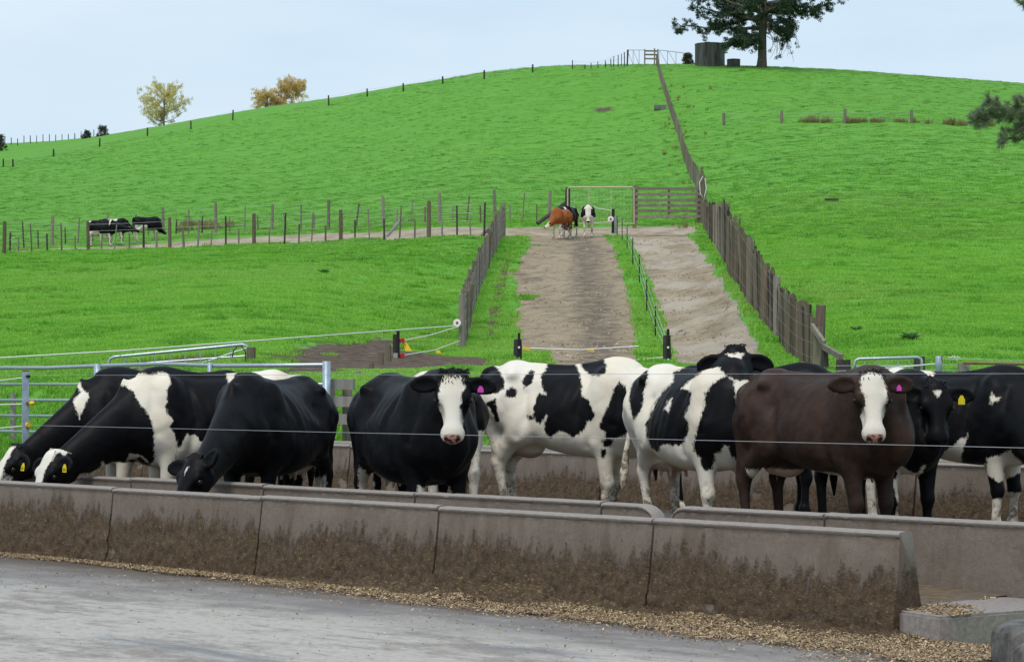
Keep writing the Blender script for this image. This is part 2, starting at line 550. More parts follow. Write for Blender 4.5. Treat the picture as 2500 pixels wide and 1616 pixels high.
    # ribs, folds and muscle: small uneven relief along the sides
    x, y, z = V[:, 0], V[:, 1], V[:, 2]
    body = np.clip((x+.35)/.15, 0, 1)*np.clip((.50-x)/.15, 0, 1)*np.clip((z-.72)/.1, 0, 1)*np.clip((1.33-z)/.1, 0, 1)*np.clip(np.abs(y)/.2-.6, 0, 1)
    rel = .0022*body*np.cos(2*math.pi*(x+.22*(1.0-z))/.095)
    ph = poll[0]*7+az
    for fr, am in ((9, .006), (19, .0032), (34, .0016)):
        rel = rel+am*np.sin(fr*x+1.3*np.sin(fr*.7*z+ph))*np.sin(fr*.8*z+1.7*np.sin(fr*.6*y+ph))*np.clip(z/.5-.6, 0, 1)
    u_, v_, l_ = H.loc(V)
    rel = np.where((u_ > -.02) & (u_ < .6) & (v_ > -.26) & (np.abs(l_) < .3), rel*.15, rel)
    # folds: behind and before the shoulder, the flank, the thigh
    for line, dp, wd in ((((.31, 1.29), (.26, 1.02), (.31, .74)), .020, .040), (((.60, 1.26), (.63, 1.08), (.58, .92)), .016, .038),
                         (((-.30, 1.16), (-.25, .98), (-.33, .82)), .022, .045), (((-.52, 1.22), (-.44, 1.02), (-.50, .84)), .012, .035), (((-.42, 1.33), (-.70, 1.24)), -.010, .035)):
        dd = np.full(len(V), 9.0)
        for a_, b_ in zip(line[:-1], line[1:]):
            a_ = np.array(a_); ab = np.array(b_)-a_; q = V[:, [0, 2]]-a_
            t_ = np.clip(q@ab/(ab@ab), 0, 1); dd = np.minimum(dd, np.hypot(*(q-t_[:, None]*ab).T))
        rel = rel-dp*np.exp(-(dd/wd)**2)
    V[:, 1] += np.sign(y)*np.clip(np.abs(y)/.12, 0, 1)*rel
    return V, F, H

def coat_material(name, dark, white=(.70, .655, .58), brown_edge=0.0):
    n = NT(name)
    c = n.attr('coat'); pk = n.attr('pink'); dt = n.attr('dirt')
    n1 = n.noise(22, detail=3); n2 = n.noise(75, n.coords((1, 1, .35)), detail=3)
    s = n.math('ADD', c, n.math('ADD', n.math('MULTIPLY', n.math('SUBTRACT', n1, .5), .045), n.math('MULTIPLY', n.math('SUBTRACT', n2, .5), .040)))
    mask = n.ramp(s, -.008, .008)
    big = n.noise(3.0, detail=3); mid = n.noise(11, detail=4)
    hair = n.noise(60, n.coords((.25, 1, 1)), detail=3)
    wcol = n.mix(n.ramp(big, .35, .68), tuple(x*y for x, y in zip(white, (.96, .90, .80))), white)
    wcol = n.mix(n.ramp(n.math('MULTIPLY', dt, n.ramp(n.noise(17, detail=5, rough=.7), .40, .62)), .08, .5), wcol, (.17, .125, .08))
    wcol = n.mix(n.ramp(hair, .3, .75, 0, .22), wcol, tuple(x*.72 for x in white))
    dcol = n.mix(n.ramp(mid, .35, .7), tuple(x*.72 for x in dark), tuple(x*1.35 for x in dark))
    dcol = n.mix(n.ramp(big, .50, .75, 0, .45), dcol, tuple(min(1, x*y) for x, y in zip(dark, (2.1, 1.55, 1.2))))
    dcol = n.mix(n.ramp(hair, .35, .75, 0, .5), dcol, tuple(x*1.5+.002 for x in dark))
    col = n.mix(mask, wcol, dcol)
    pn = n.ramp(n.math('ADD', pk, n.math('MULTIPLY', n.math('SUBTRACT', mid, .5), .5)), .35, .6)
    spots = n.ramp(n.noise(38, detail=1), .54, .58)
    pcol = n.mix(n.math('MULTIPLY', spots, n.ramp(pk, .75, .8)), n.mix(n.ramp(pk, .62, .7), (.42, .30, .23), (.50, .25, .19)), (.06, .045, .042))
    col = n.mix(pn, col, pcol)
    col = n.mix(n.attr('recess_shade'), col, (.015, .010, .009))  # painted shade of nostrils and mouth slit
    n.set(Base_Color=col, Roughness=n.ramp(mask, 0, 1, .75, .48))
    n.b.inputs['Specular IOR Level'].default_value = .085
    n.b.inputs['Sheen Weight'].default_value = .006
    n.b.inputs['Sheen Roughness'].default_value = .4
    n.b.inputs['Sheen Tint'].default_value = (.75, .85, 1, 1)
    hb = n.math('ADD', n.math('MULTIPLY', n.noise(45, n.coords((.35, 1, .6)), detail=4), .6), n.math('MULTIPLY', n.noise(9, detail=2), .9))
    n.bump(n.math('ADD', hb, n.math('MULTIPLY', n.noise(150, n.coords((.3, 1, .8)), detail=2), .5)), .22, .010)
    M[name] = n.m
    return n.m

def _uvsphere(name, r, nu=12, nv=8):
    mb = MB()
    vs_ = []
    for j in range(nv+1):
        t = math.pi*j/nv
        for i in range(nu):
            p = 2*math.pi*i/nu
            mb.v.append((r*math.sin(t)*math.cos(p), r*math.sin(t)*math.sin(p), r*math.cos(t)))
    for j in range(nv):
        for i in range(nu):
            i2 = (i+1) % nu
            mb.f.append((j*nu+i, (j+1)*nu+i, (j+1)*nu+i2, j*nu+i2))
    return mb.mesh(name, True)

def rot_from_axes(x, y, z, o):
    m = Matrix.Identity(4)
    for i in range(3):
        m[i][0] = x[i]; m[i][1] = y[i]; m[i][2] = z[i]; m[i][3] = o[i]
    return m

COWS = {}
def make_cow(key, label, loc, yaw, scale=1.0, mat='coat_black', base=1, side=(), head=(), fore=None, tags=(), stain=1.0,
             group='dairy cows at the feed troughs', pink_muzzle=False, name='cow', forelock='hair_black', white_legs=(), tail_tone=0, ear_tone=1, nape_dark=0, belly_white=None, **kw):
    """base +1 dark, -1 white. side: (which, tone, polygon in x,z); head: (tone, polygon in l,u)"""
    V, F, H = grow_cow(**kw)
    u, v, l = H.loc(V)
    inhead = (u > -.07) & (u < .56) & (np.abs(l) < .155) & (v > -.27) & (v < .06)
    coat = np.full(len(V), .2*base)
    for which, tone, poly in side:
        # which: heading (degrees, in the cow's frame) of the side the marking is laid on
        bv = np.array((-math.sin(R(which)), math.cos(R(which))))
        sel = ~inhead
        sd = poly_sd(np.stack([V[:, :2]@bv, V[:, 2]], 1), poly)
        sd = np.where(sel, sd, -.2)
        coat = np.maximum(coat, sd) if tone > 0 else np.minimum(coat, -sd)
    if tail_tone: coat = np.where((V[:, 0] < -.865) & (V[:, 2] < 1.36), .2*tail_tone, coat)
    for key_leg, z1 in white_legs:      # white stockings
        sx = 1 if key_leg[0] == 'f' else -1; sy = 1 if key_leg[1] == 'l' else -1
        sel = ((V[:, 0]-(-.1))*sx > 0) & (V[:, 1]*sy > 0) & ~inhead & (V[:, 0] > -.85)
        coat = np.where(sel, np.minimum(coat, V[:, 2]-z1), coat)
    if belly_white is not None:          # white underline
        z1, xa, xb = belly_white
        ed = np.minimum(np.minimum(z1-V[:, 2], V[:, 0]-xa), xb-V[:, 0])
        coat = np.where(~inhead, np.minimum(coat, -ed), coat)
    for tone, poly in head:
        sd = poly_sd(np.stack([l, u], 1), poly)
        sd = np.where(inhead & (v > -.16), sd, -.2)
        coat = np.maximum(coat, sd) if tone > 0 else np.minimum(coat, -sd)
    if ear_tone:
        ear = (np.abs(l) > .125) & (np.abs(l) < .40) & (u > -.15) & (u < .17) & (v > -.22) & (v < .12)
        coat = np.where(ear, .2*ear_tone, coat)
    pink = np.zeros(len(V))
    muzz = np.clip((u-.448)/.02, 0, 1)*inhead*np.clip((v+.098)/.015, 0, 1)*np.clip((.066-np.abs(l))/.012, 0, 1)
    if pink_muzzle: pink = np.maximum(pink, muzz)
    else: coat = np.where((muzz > .3), .2, coat)
    nos = np.minimum(np.hypot(np.hypot(u-.497, v+.045), l-.043), np.hypot(np.hypot(u-.497, v+.045), l+.043))
    nose_dark = np.clip((.026-nos)/.008, 0, 1)*inhead  # shade inside nostrils and along the mouth slit, put into the coat colour
    mouth = np.clip((.006-np.abs(v+.103-.06*(.47-u)))/.004, 0, 1)*inhead*(u > .36)
    if nape_dark: coat = np.where(~inhead, np.maximum(coat, nape_dark-np.linalg.norm(V-H.p(.02, -.16), axis=1)), coat)
    ud = (V[:, 2] < .76) & (V[:, 0] < -.10) & (V[:, 0] > -.66) & (np.abs(V[:, 1]) < .14) & (V[:, 2] > .44)
    pink = np.maximum(pink, ud*np.clip((.72-V[:, 2])/.12, 0, .62))
    dirt = stain*np.clip((.60-V[:, 2])/.6, 0, .62)
    dirt = np.maximum(dirt, stain*.5*np.clip((-.40-V[:, 0])/.5, 0, 1)*np.clip((1.05-V[:, 2])/.4, 0, 1))
    dirt = np.where(inhead, 0, dirt)
    me = np_mesh('body', V, F, True)
    fattr(me, 'coat', coat); fattr(me, 'pink', pink); fattr(me, 'dirt', dirt); fattr(me, 'recess_shade', np.maximum(nose_dark, mouth*.7))
    root = empty(name, loc, R(yaw)); root.scale = (scale,)*3
    tag(root, label, 'cow', group)
    link_mesh('body', me, M[mat], root)
    # eyes
    for sg in (-1, 1):
        e = link_mesh('eye', EYE_ME, M['eye'], root); e.location = H.p(.188, -.066, sg*.121); e.scale = (head_k(H),)*3
    # forelock: short curls between the ears
    if fore:
        nloc, flen, fspread = fore
        mb = MB(); rr = random.Random(hash(key) % 1000)
        for i in range(nloc):
            a = rr.uniform(-fspread, fspread); uu = rr.uniform(-.05, .05)
            p0 = H.p(uu, -.02+rr.uniform(-.03, .0)-a*a*2.2, a)
            dr = H.u*rr.uniform(.1, 1.0)+H.v*rr.uniform(.25, .8)+H.l*rr.uniform(-.6, .6)
            dr /= np.linalg.norm(dr); ln = flen*rr.uniform(.5, 1.1)
            p1 = p0+dr*ln*.5+H.v*.006; p2 = p1+(dr*.5+H.u*.6+H.l*rr.uniform(-.6, .6))*ln*.45
            mb.tube([p0, p1, p2], [.0065, .005, .0015], 4)
        mb.build('forelock', M[forelock], root, True)
    # ear tags
    for t in tags:
        sg, colr, txt = t[:3]
        drop, fwd = kw.get('ears', ((.12, 0), (.12, 0)))[0 if sg > 0 else 1]
        rootp = H.p(.045, -.085, sg*.085)
        e = H.l*sg*math.cos(drop)-np.array((0, 0, 1.0))*math.sin(drop)+H.v*fwd; e /= np.linalg.norm(e)
        en = H.v*.85+H.u*.35; en -= e*(en@e); en /= np.linalg.norm(en)
        o = rootp+e*(t[3] if len(t) > 3 else .13)+en*.016
        # tag hangs: its own up axis is world up tilted along the ear
        tz = np.array((0, 0, 1.0)); tz = tz-en*(tz@en); tz /= np.linalg.norm(tz); tx = np.cross(tz, en)
        tx = -tx if False else tx
        mb = MB(); w, hh = t[4] if len(t) > 4 else (.030, .036)
        pr = [(-.35*w, 0), (.35*w, 0), (w, -.9*hh), (w, -2*hh), (-w, -2*hh), (-w, -.9*hh)]
        nb = len(pr)
        mb.v += [(x, z, -.0015) for x, z in pr]+[(x, z, .0015) for x, z in pr]
        mb.f.append(tuple(range(nb, 2*nb))); mb.f.append(tuple(reversed(range(nb))))
        for i in range(nb):
            j = (i+1) % nb; mb.f.append((i, j, nb+j, nb+i))
        tg = mb.build('ear_tag', M[colr], root)
        tg.matrix_local = rot_from_axes(tx, tz, en, o+en*.006)
        if txt:
            cu = bpy.data.curves.new('tag_number', 'FONT'); cu.body = txt; cu.size = .034; cu.align_x = 'CENTER'; cu.align_y = 'CENTER'
            cu.extrude = .0004
            to = bpy.data.objects.new('tmp', cu); COL.objects.link(to)
            dg = bpy.context.evaluated_depsgraph_get()
            tm = bpy.data.meshes.new_from_object(to.evaluated_get(dg)); bpy.data.objects.remove(to)
            tm.name = 'tag_number'
            k = link_mesh('tag_number', tm, M['tag_ink'], tg); k.location = (0, -1.4*hh, .0025)
    COWS[key] = (root, H)
    return root

def head_k(H): return H.k
EYE_ME = _uvsphere('eye', .0235)
coat_material('coat_black', (.0042, .0042, .0052))
coat_material('coat_brown', (.031, .0185, .0142))
coat_material('coat_rust', (.24, .075, .022))
simple('eye', (.012, .008, .007), .12, var=.1)
simple('tag_yellow', (.72, .58, .02), .45, var=.08)
simple('tag_pink', (.62, .07, .42), .45, var=.08)
simple('tag_ink', (.02, .018, .015), .6, var=.1)
simple('hair_black', (.010, .0095, .010), .6, var=.3)
simple('hair_brown', (.032, .019, .014), .6, var=.3)
simple('hair_white', (.55, .52, .46), .7, var=.2)
PAT = {
 'A': {'belly_white': (.64,-.6,.7),'white_legs': (('fl',.3),('fr',.3),('hl',.3),('hr',.3)),'side': [(-287,-1,[(-.828,1.171),(-.755,1.266),(-.697,1.254),(-.696,1.203),(-.738,1.101),(-.769,1.019),(-.788,1.076)]),(-287,-1,[(-.789,1.394),(-.873,1.388),(-.963,1.349),(-1.054,1.27),(-1.015,1.264),(-.95,1.31),(-.821,1.336),(-.774,1.266),(-.748,1.266)])],'head': [(-1,[(-.05,.0),(.045,.0),(.06,.15),(.07,.5),(-.09,.5),(-.09,.15)])]},
 'B': {'tail_tone': 1,'side': [(90,-1,[(.3,1.6),(.95,1.6),(.95,1.18),(.78,1.24),(.6,1.27),(.5,1.33),(.36,1.36)]),(-288,-1,[(-.997,1.268),(-.904,1.331),(-.791,1.407),(-.666,1.426),(-.52,1.4),(-.472,1.425),(-.386,1.419),(-.359,1.345),(-.395,1.271),(-.389,1.197),(-.407,1.136),(-.382,1.074),(-.34,1.013),(-.37,.964),(-.322,.902),(-.31,.84),(-.323,.641),(-.335,.529),(-.526,.517),(-.641,.551),(-.495,.677),(-.505,.828),(-.498,.939),(-.516,1.001),(-.565,1.099),(-.627,1.173),(-.664,1.246),(-.728,1.308),(-.829,1.325),(-.929,1.293),(-.991,1.243)]),(-288,-1,[(-1.203,.425),(-1.111,.566),(-.966,.589),(-.928,.671),(-.891,.627),(-.841,.608),(-.741,.639),(-.702,.734),(-.641,.74),(-.568,.69),(-.526,.593),(-.526,.48),(-.704,.425),(-.854,.375),(-1.128,.35)]),(-288,-1,[(-.273,.815),(-.224,.901),(-.163,.894),(-.09,.826),(-.017,.685),(-.217,.627),(-.322,.691),(-.31,.766)]),(-288,-1,[(.295,1.482),(.483,1.526),(.683,1.551),(.77,1.507),(.633,1.426),(.612,1.394),(.521,1.382),(.422,1.394),(.383,1.451)]),(-288,-1,[(.102,1.457),(.221,1.457),(.171,1.394),(.17,1.306),(.132,1.307),(.108,1.394)]),(-288,-1,[(.132,1.275),(.169,1.269),(.156,1.133),(.132,1.158)]),(-288,1,[(-.667,.702),(-.617,.715),(-.569,.677),(-.547,.63),(-.629,.639)])],'belly_white': (.64,-.6,.7),'white_legs': (('fl',.3),('fr',.3),('hl',.3),('hr',.3)),'head': [(-1,[(-.16,-.1),(.075,-.1),(.07,.1),(.05,.2),(.06,.3),(.16,.36),(.16,.6),(-.16,.6)])]},
 'C': {'side': [(-334,-1,[(.209,.555),(.309,.573),(.272,.479),(.197,.479)]),(-334,-1,[(.36,.517),(.464,.584),(.472,.403),(.347,.429)])],'head': [(-1,[(-.012,.1),(.012,.09),(.006,.17)])]},
 'D': {'white_legs': (('fl',.34),('fr',.3)),'side': [(-22,-1,[(-.45,.714),(-.395,.67),(-.331,.564),(-.323,.416),(-.448,.389)]),(-22,-1,[(.03,.596),(.072,.579),(.159,.491),(.03,.507)]),(-22,-1,[(.261,.577),(.287,.542),(.287,.489),(.213,.469),(.213,.523)])],'head': [(-1,[(-.085,.0),(-.03,.025),(.02,.02),(.085,.0),(.092,.1),(.066,.15),(.058,.24),(.068,.31),(.09,.4),(.1,.54),(-.1,.54),(-.095,.4),(-.092,.28),(-.105,.19),(-.1,.08)])]},
 'E': {'base': -1,'tail_tone': 1,'side': [(-59,1,[(-.789,1.372),(-.667,1.424),(-.618,1.379),(-.557,1.284),(-.562,1.226),(-.609,1.174),(-.656,1.162),(-.717,1.191),(-.782,1.237),(-.789,1.319)]),(-59,1,[(-.722,1.086),(-.637,1.122),(-.614,1.017),(-.597,.947),(-.627,.917),(-.645,.947),(-.679,1.052),(-.703,1.04)]),(-59,1,[(-.331,1.372),(-.301,1.354),(-.306,1.296),(-.335,1.25),(-.393,1.215),(-.405,1.273),(-.377,1.331)]),(-59,1,[(-.538,1.203),(-.481,1.232),(-.448,1.192),(-.468,1.139),(-.526,1.134),(-.552,1.157)]),(-59,1,[(-.19,1.459),(.031,1.471),(.054,1.389),(.082,1.319),(.099,1.239),(.087,1.159),(.144,1.126),(.172,1.069),(.201,1.001),(.189,.955),(.133,.932),(.121,.886),(.065,.829),(.019,.812),(-.027,.84),(-.084,.862),(-.13,.838),(-.165,.797),(-.199,.837),(-.222,.906),(-.197,.987),(-.251,.911),(-.304,.956),(-.31,1.042),(-.281,1.146),(-.252,1.175),(-.2,1.158),(-.241,1.227),(-.248,1.319),(-.202,1.378)]),(-59,1,[(.066,1.471),(.275,1.471),(.299,1.399),(.286,1.342),(.235,1.314),(.157,1.331),(.1,1.389)]),(-59,1,[(.405,1.274),(.449,1.228),(.477,1.138),(.528,.889),(.427,.82),(.393,.803),(.291,.797),(.28,.854),(.235,.888),(.257,.967),(.313,1.081),(.359,1.206)]),(-59,1,[(.257,.791),(.354,.797),(.348,.751),(.303,.728),(.263,.739)]),(-59,1,[(.252,.716),(.303,.716),(.281,.636),(.252,.647)]),(-59,1,[(-.363,.99),(-.327,.985),(-.321,.956),(-.348,.95)])]},
 'F': {'base': -1,'side': [(-29,1,[(-.486,1.394),(-.398,1.433),(-.389,1.355),(-.418,1.226),(-.441,1.079),(-.501,.99),(-.527,1.048),(-.544,1.196),(-.515,1.316)]),(-29,1,[(-.186,1.379),(-.048,1.438),(.048,1.45),(.062,1.402),(-.048,1.316),(-.124,1.249),(-.076,1.249),(-.037,1.222),(-.047,1.146),(-.095,1.04),(-.061,.984),(-.066,.908),(-.104,.82),(-.143,.809),(-.229,.817),(-.273,.806),(-.309,.748),(-.36,.778),(-.4,.875),(-.406,.952),(-.369,1.033),(-.321,1.14),(-.262,1.237),(-.184,1.306)]),(-29,1,[(.221,1.354),(.282,1.317),(.309,1.101),(.336,.858),(.329,.724),(.301,.699),(.263,.743),(.244,.81),(.216,.829),(.188,.771),(.141,.751),(.137,.672),(.114,.634),(.067,.62),(.038,.643),(.019,.72),(-.023,.766),(-.028,.824),(.019,.977),(.057,1.118),(.066,1.222),(.142,1.307)]),(-29,1,[(.124,1.488),(.221,1.354),(.31,1.317),(.456,1.316),(.467,1.54),(.22,1.536)]),(-29,-1,[(-.193,1.174),(-.22,1.066),(-.251,1.089),(-.23,1.142)])],'head': [(1,[(-.2,-.1),(.2,-.1),(.2,.6),(-.2,.6)]),(-1,[(-.085,.035),(-.02,.05),(.07,.03),(.04,.08),(.0,.16),(-.03,.11)])]},
 'G': {},
 'H': {'belly_white': (.66,-.6,.3),'head': [(-1,[(-.085,.0),(.085,.0),(.098,.1),(.1,.2),(.085,.3),(.085,.4),(.09,.54),(-.09,.54),(-.088,.4),(-.09,.3),(-.062,.24),(-.055,.18),(-.085,.13)])]},
 'I': {'white_legs': (('fl',.0),('fr',.17)),'side': [(-29,-1,[(.132,.734),(.168,.74),(.178,.708),(.23,.655),(.302,.644),(.321,.688),(.352,.709),(.333,.654),(.279,.578),(.216,.578),(.169,.653),(.184,.439),(.152,.364),(.123,.455),(.097,.585),(.138,.61)])],'head': [(-1,[(-.042,.055),(-.01,.07),(.0,.06),(.04,.06),(.0,.115),(-.02,.1)])]},
 'J': {'white_legs': (('fl',.4),('fr',.36),('hl',.5),('hr',.7)),'belly_white': (.64,-.6,.4),'side': [(-64,-1,[(.312,1.246),(.333,1.203),(.391,1.214),(.365,1.181),(.323,1.165),(.301,1.133),(.296,1.203)]),(-64,-1,[(-.579,1.42),(-.484,1.485),(-.376,1.485),(-.245,1.463),(-.153,1.403),(-.169,1.38),(-.256,1.353),(-.312,1.364),(-.444,1.395)]),(-64,-1,[(.112,.904),(.096,.833),(.08,.779),(.058,.712),(.081,.59),(-.049,.513),(-.169,.513),(-.158,.69),(-.07,.754),(-.006,.789),(.037,.844),(.08,.866)]),(-64,-1,[(.271,.7),(.366,.717),(.46,.773),(.482,.729),(.559,.661),(.592,.59),(.49,.532),(.366,.5),(.266,.568)]),(-64,-1,[(.26,.672),(.25,.579),(.212,.381),(.168,.381),(.201,.557)])]},
 'K': {'white_legs': (('fl',.62),('fr',.62),('hl',.5),('hr',.5)),'belly_white': (.66,-.6,.7),'head': [(-1,[(-.09,.12),(.09,.12),(.1,.54),(-.1,.54)])]},
 'L2': {'white_legs': (('fl',.4),('fr',.4),('hl',.5),('hr',.5)),'side': [(90,-1,[(.45,1.6),(.7,1.6),(.75,1.0),(.5,1.1)])],'head': [(-1,[(-.05,-.05),(.05,-.05),(.05,.54),(-.05,.54)])]},
 'M': {'base': -1,'ear_tone': 1,'side': [(0,1,[(-.34,1.15),(-.2,1.2),(-.16,.98),(-.25,.86),(-.36,.9)]),(0,1,[(.34,1.15),(.2,1.2),(.16,.98),(.25,.86),(.36,.9)]),(90,1,[(-.6,1.5),(-.2,1.5),(-.1,1.1),(-.4,.9),(-.6,1.1)])],'head': [(-1,[(-.035,-.1),(.035,-.1),(.035,.25),(.12,.3),(.12,.44),(-.12,.44),(-.12,.3),(-.035,.25)])]},
 'N': {'white_legs': (('fl',.45),('fr',.5),('hl',.72),('hr',.8)),'belly_white': (.68,-.6,.5),'side': [(-90,-1,[(.47,1.6),(.58,1.6),(.52,1.2),(.46,1.1)]),(-90,-1,[(-.8,1.6),(-.6,1.6),(-.62,1.32),(-.75,1.3)])],'head': [(-1,[(-.05,.05),(.05,.05),(.03,.2),(-.03,.2)])]},
 'N2': {'white_legs': (('fl',.45),('fr',.5),('hl',.8),('hr',.95)),'belly_white': (.68,-.6,.5),'side': [(-90,-1,[(-.35,1.6),(.25,1.6),(.2,1.3),(-.3,1.27)])]},
 'O': {'white_legs': (('fl',.45),('fr',.5),('hl',.85),('hr',.95)),'belly_white': (.68,-.6,.5)},
 'T': {'white_legs': (('hr',.95),('hl',.5)),'tail_tone': -1,'side': [(0,-1,[(-.3,1.6),(.12,1.6),(.1,1.3),(-.2,1.33)])]},
}
# ------------------------------------------------------------------ trough line frame: s along the walls (to the right), off away from the camera
P0 = np.array((.741, 13.55)); WV = np.array((.692, -.722)); NV = np.array((.722, .692))
WANG = math.atan2(WV[1], WV[0])
def W(s, off, z=0.0):
    p = P0+WV*s+NV*off
    return Vector((p[0], p[1], z))
def offs(X, Y): return (X-P0[0])*NV[0]+(Y-P0[1])*NV[1]

# ------------------------------------------------------------------ terrain: height field from sighted control points (photo column, distance, photo row)
CTRL = []
def colm(px, *dp):
    for d, py in dp: CTRL.append((px, d, py))
colm(-700, (38,1040),(48,900),(60,800),(80,700),(110,640),(140,604),(180,545),(260,455),(360,410),(480,380),(560,392),(800,440))
colm(0, (35,1046),(40,962),(48,868),(56,800),(72,705),(100,640),(120,615),(135,604),(146,592),(170,548),(210,490),(270,432),(340,392),(420,362),(480,351),(560,366),(800,430))
colm(300, (36,960),(42,890),(54,800),(72,702),(100,632),(130,604),(142,590),(165,545),(210,465),(270,392),(330,345),(380,325),(440,327),(560,360),(800,430))
colm(600, (32,990),(36,912),(42,868),(52,795),(70,704),(100,622),(125,590),(138,575),(160,535),(205,455),(260,375),(310,310),(350,275),(390,272),(450,290),(800,420))
colm(900, (32,970),(38,905),(46,868),(58,800),(74,712),(98,612),(122,572),(132,560),(155,515),(200,430),(255,335),(300,262),(330,226),(360,226),(440,262),(800,410))
colm(1130, (30,985),(38,902),(46,878),(55,858),(68,790),(84,690),(100,582),(113,555),(122,548),(150,490),(195,400),(250,290),(290,212),(312,188),(335,188),(420,240),(800,400))
colm(1330, (30,985),(38,905),(46,884),(55,850),(70,757),(85,668),(100,603),(111,583),(120,550),(130,540),(155,485),(195,395),(245,280),(280,195),(300,165),(320,165),(400,220),(800,390))
colm(1500, (28,1000),(38,905),(46,884),(55,848),(70,752),(85,664),(100,600),(112,572),(120,552),(128,540),(155,475),(195,385),(240,280),(272,195),(288,163),(305,161),(400,215),(800,390))
colm(1640, (38,905),(46,886),(55,845),(70,740),(85,655),(100,595),(114,556),(124,535),(155,455),(195,358),(235,270),(262,200),(282,161),(300,160),(400,215),(800,390))
colm(1725, (40,905),(47,888),(56,828),(70,728),(85,640),(100,588))
CTRL += [(1990,42,903),(1950,46,882),(1900,51,832),(1860,56,782),(1800,68,698),(1765,82,636),(1735,100,584),(1716,116,551)]
colm(1850, (74,660),(90,585),(118,505),(150,420),(195,322),(235,240),(262,185),(278,165),(295,164),(400,220),(800,390))
colm(2100, (30,1000),(36,925),(43,868),(52,785),(64,702),(85,602),(115,502),(150,402),(200,300),(240,232),(270,188),(288,175),(305,176),(400,225),(800,390))
colm(2500, (28,1000),(34,940),(42,880),(52,790),(64,708),(85,610),(115,508),(150,412),(200,318),(240,258),(275,215),(296,205),(315,208),(400,250),(800,400))
colm(3300, (28,1000),(34,950),(42,885),(64,720),(115,530),(200,365),(275,300),(330,290),(400,320),(800,420))
_C = np.array(CTRL, float)
_cx = np.stack([_C[:, 0]/420.0, np.log(_C[:, 1])*3.0], 1)
def _phi(r2): return np.where(r2 > 1e-12, r2*np.log(np.maximum(r2, 1e-12))*.5, 0)
_n = len(_C)
_A = np.zeros((_n+3, _n+3))
_A[:_n, :_n] = _phi(((_cx[:, None]-_cx[None])**2).sum(-1))+np.eye(_n)*.02
_A[:_n, _n] = 1; _A[:_n, _n+1:] = _cx; _A[_n, :_n] = 1; _A[_n+1:, :_n] = _cx.T
_w = np.linalg.solve(_A, np.concatenate([_C[:, 2], np.zeros(3)]))
def tps(px, d):
    q = np.stack([np.clip(px, -900, 3500)/420.0, np.log(np.clip(d, 24, 900))*3.0], 1)
    out = np.empty(len(q))
    for i in range(0, len(q), 20000):
        c = q[i:i+20000]
        out[i:i+20000] = _phi(((c[:, None]-_cx[None])**2).sum(-1))@_w[:_n]+_w[_n]+c@_w[_n+1:]
    return out
def ground_pd(px, d):
    """terrain height for a photo column and distance"""
    px = np.atleast_1d(np.asarray(px, float)); d = np.atleast_1d(np.asarray(d, float))
    px, d = np.broadcast_arrays(px, d)
    z = CAM_H+(920-tps(px, d))/FPX*d
    X = (px-1250)/FPX*d
    t = np.clip((offs(X, d)-9.5)/2.5, 0, 1); t = t*t*(3-2*t)
    return -.06*(1-t)+np.maximum(z, .0)*t
def gz(X, Y):
    Y = max(Y, 5.0)
    return float(ground_pd(X/Y*FPX+1250, Y)[0])
def gp(px, d, dz=0.0):
    X = (px-1250)/FPX*d
    return Vector((X, d, float(ground_pd(px, d)[0])+dz))
def gpix(px, py, d0=30, d1=500):
    """where the ground is seen at a photo pixel"""
    ds = np.exp(np.linspace(math.log(d0), math.log(d1), 900))
    z = ground_pd(np.full(900, px), ds)
    row = 920-(z-CAM_H)/ds*FPX
    k = np.argmax(row <= py)
    return Vector(((px-1250)/FPX*ds[k], ds[k], z[k]))

# ---- pasture material
def pasture_mat():
    n = NT('pasture')
    big = n.noise(.035, detail=3); mid = n.noise(.33, detail=4); fine = n.noise(2.4, detail=5, rough=.7)
    strk = n.noise(1.3, n.coords((.35, 1.6, 1.0)), detail=5, rough=.65)
    dry = n.noise(.12, detail=5, rough=.65)
    c = n.mix(n.ramp(mid, .35, .68), (.088, .258, .027), (.120, .310, .034))
    c = n.mix(n.ramp(big, .35, .7, 0, .6), c, (.092, .255, .030))
    c = n.mix(n.ramp(strk, .56, .74, 0, .45), c, (.055, .19, .026))
    c = n.mix(n.ramp(fine, .48, .78, 0, .6), c, (.125, .30, .045))
    c = n.mix(n.ramp(n.math('MULTIPLY', dry, n.ramp(strk, .4, .6)), .52, .66, 0, .55), c, (.27, .32, .12))
    mud = n.attr('mud')
    mn = n.math('ADD', mud, n.math('ADD', n.math('MULTIPLY', n.math('SUBTRACT', n.noise(1.1, detail=6, rough=.7), .5), 1.6), n.math('MULTIPLY', n.math('SUBTRACT', n.noise(5, detail=4, rough=.7), .5), .9)))
    mc = n.mix(n.ramp(n.noise(6, detail=5), .35, .7), (.045, .031, .022), (.15, .108, .075))
    c = n.mix(n.ramp(mn, .45, .55), c, mc)
    n.set(Base_Color=c, Roughness=.85)
    n.b.inputs['Specular IOR Level'].default_value = .12
    n.bump(n.math('ADD', n.math('MULTIPLY', strk, .7), n.math('MULTIPLY', fine, .35)), .5, .10)
    M['pasture'] = n.m
pasture_mat()

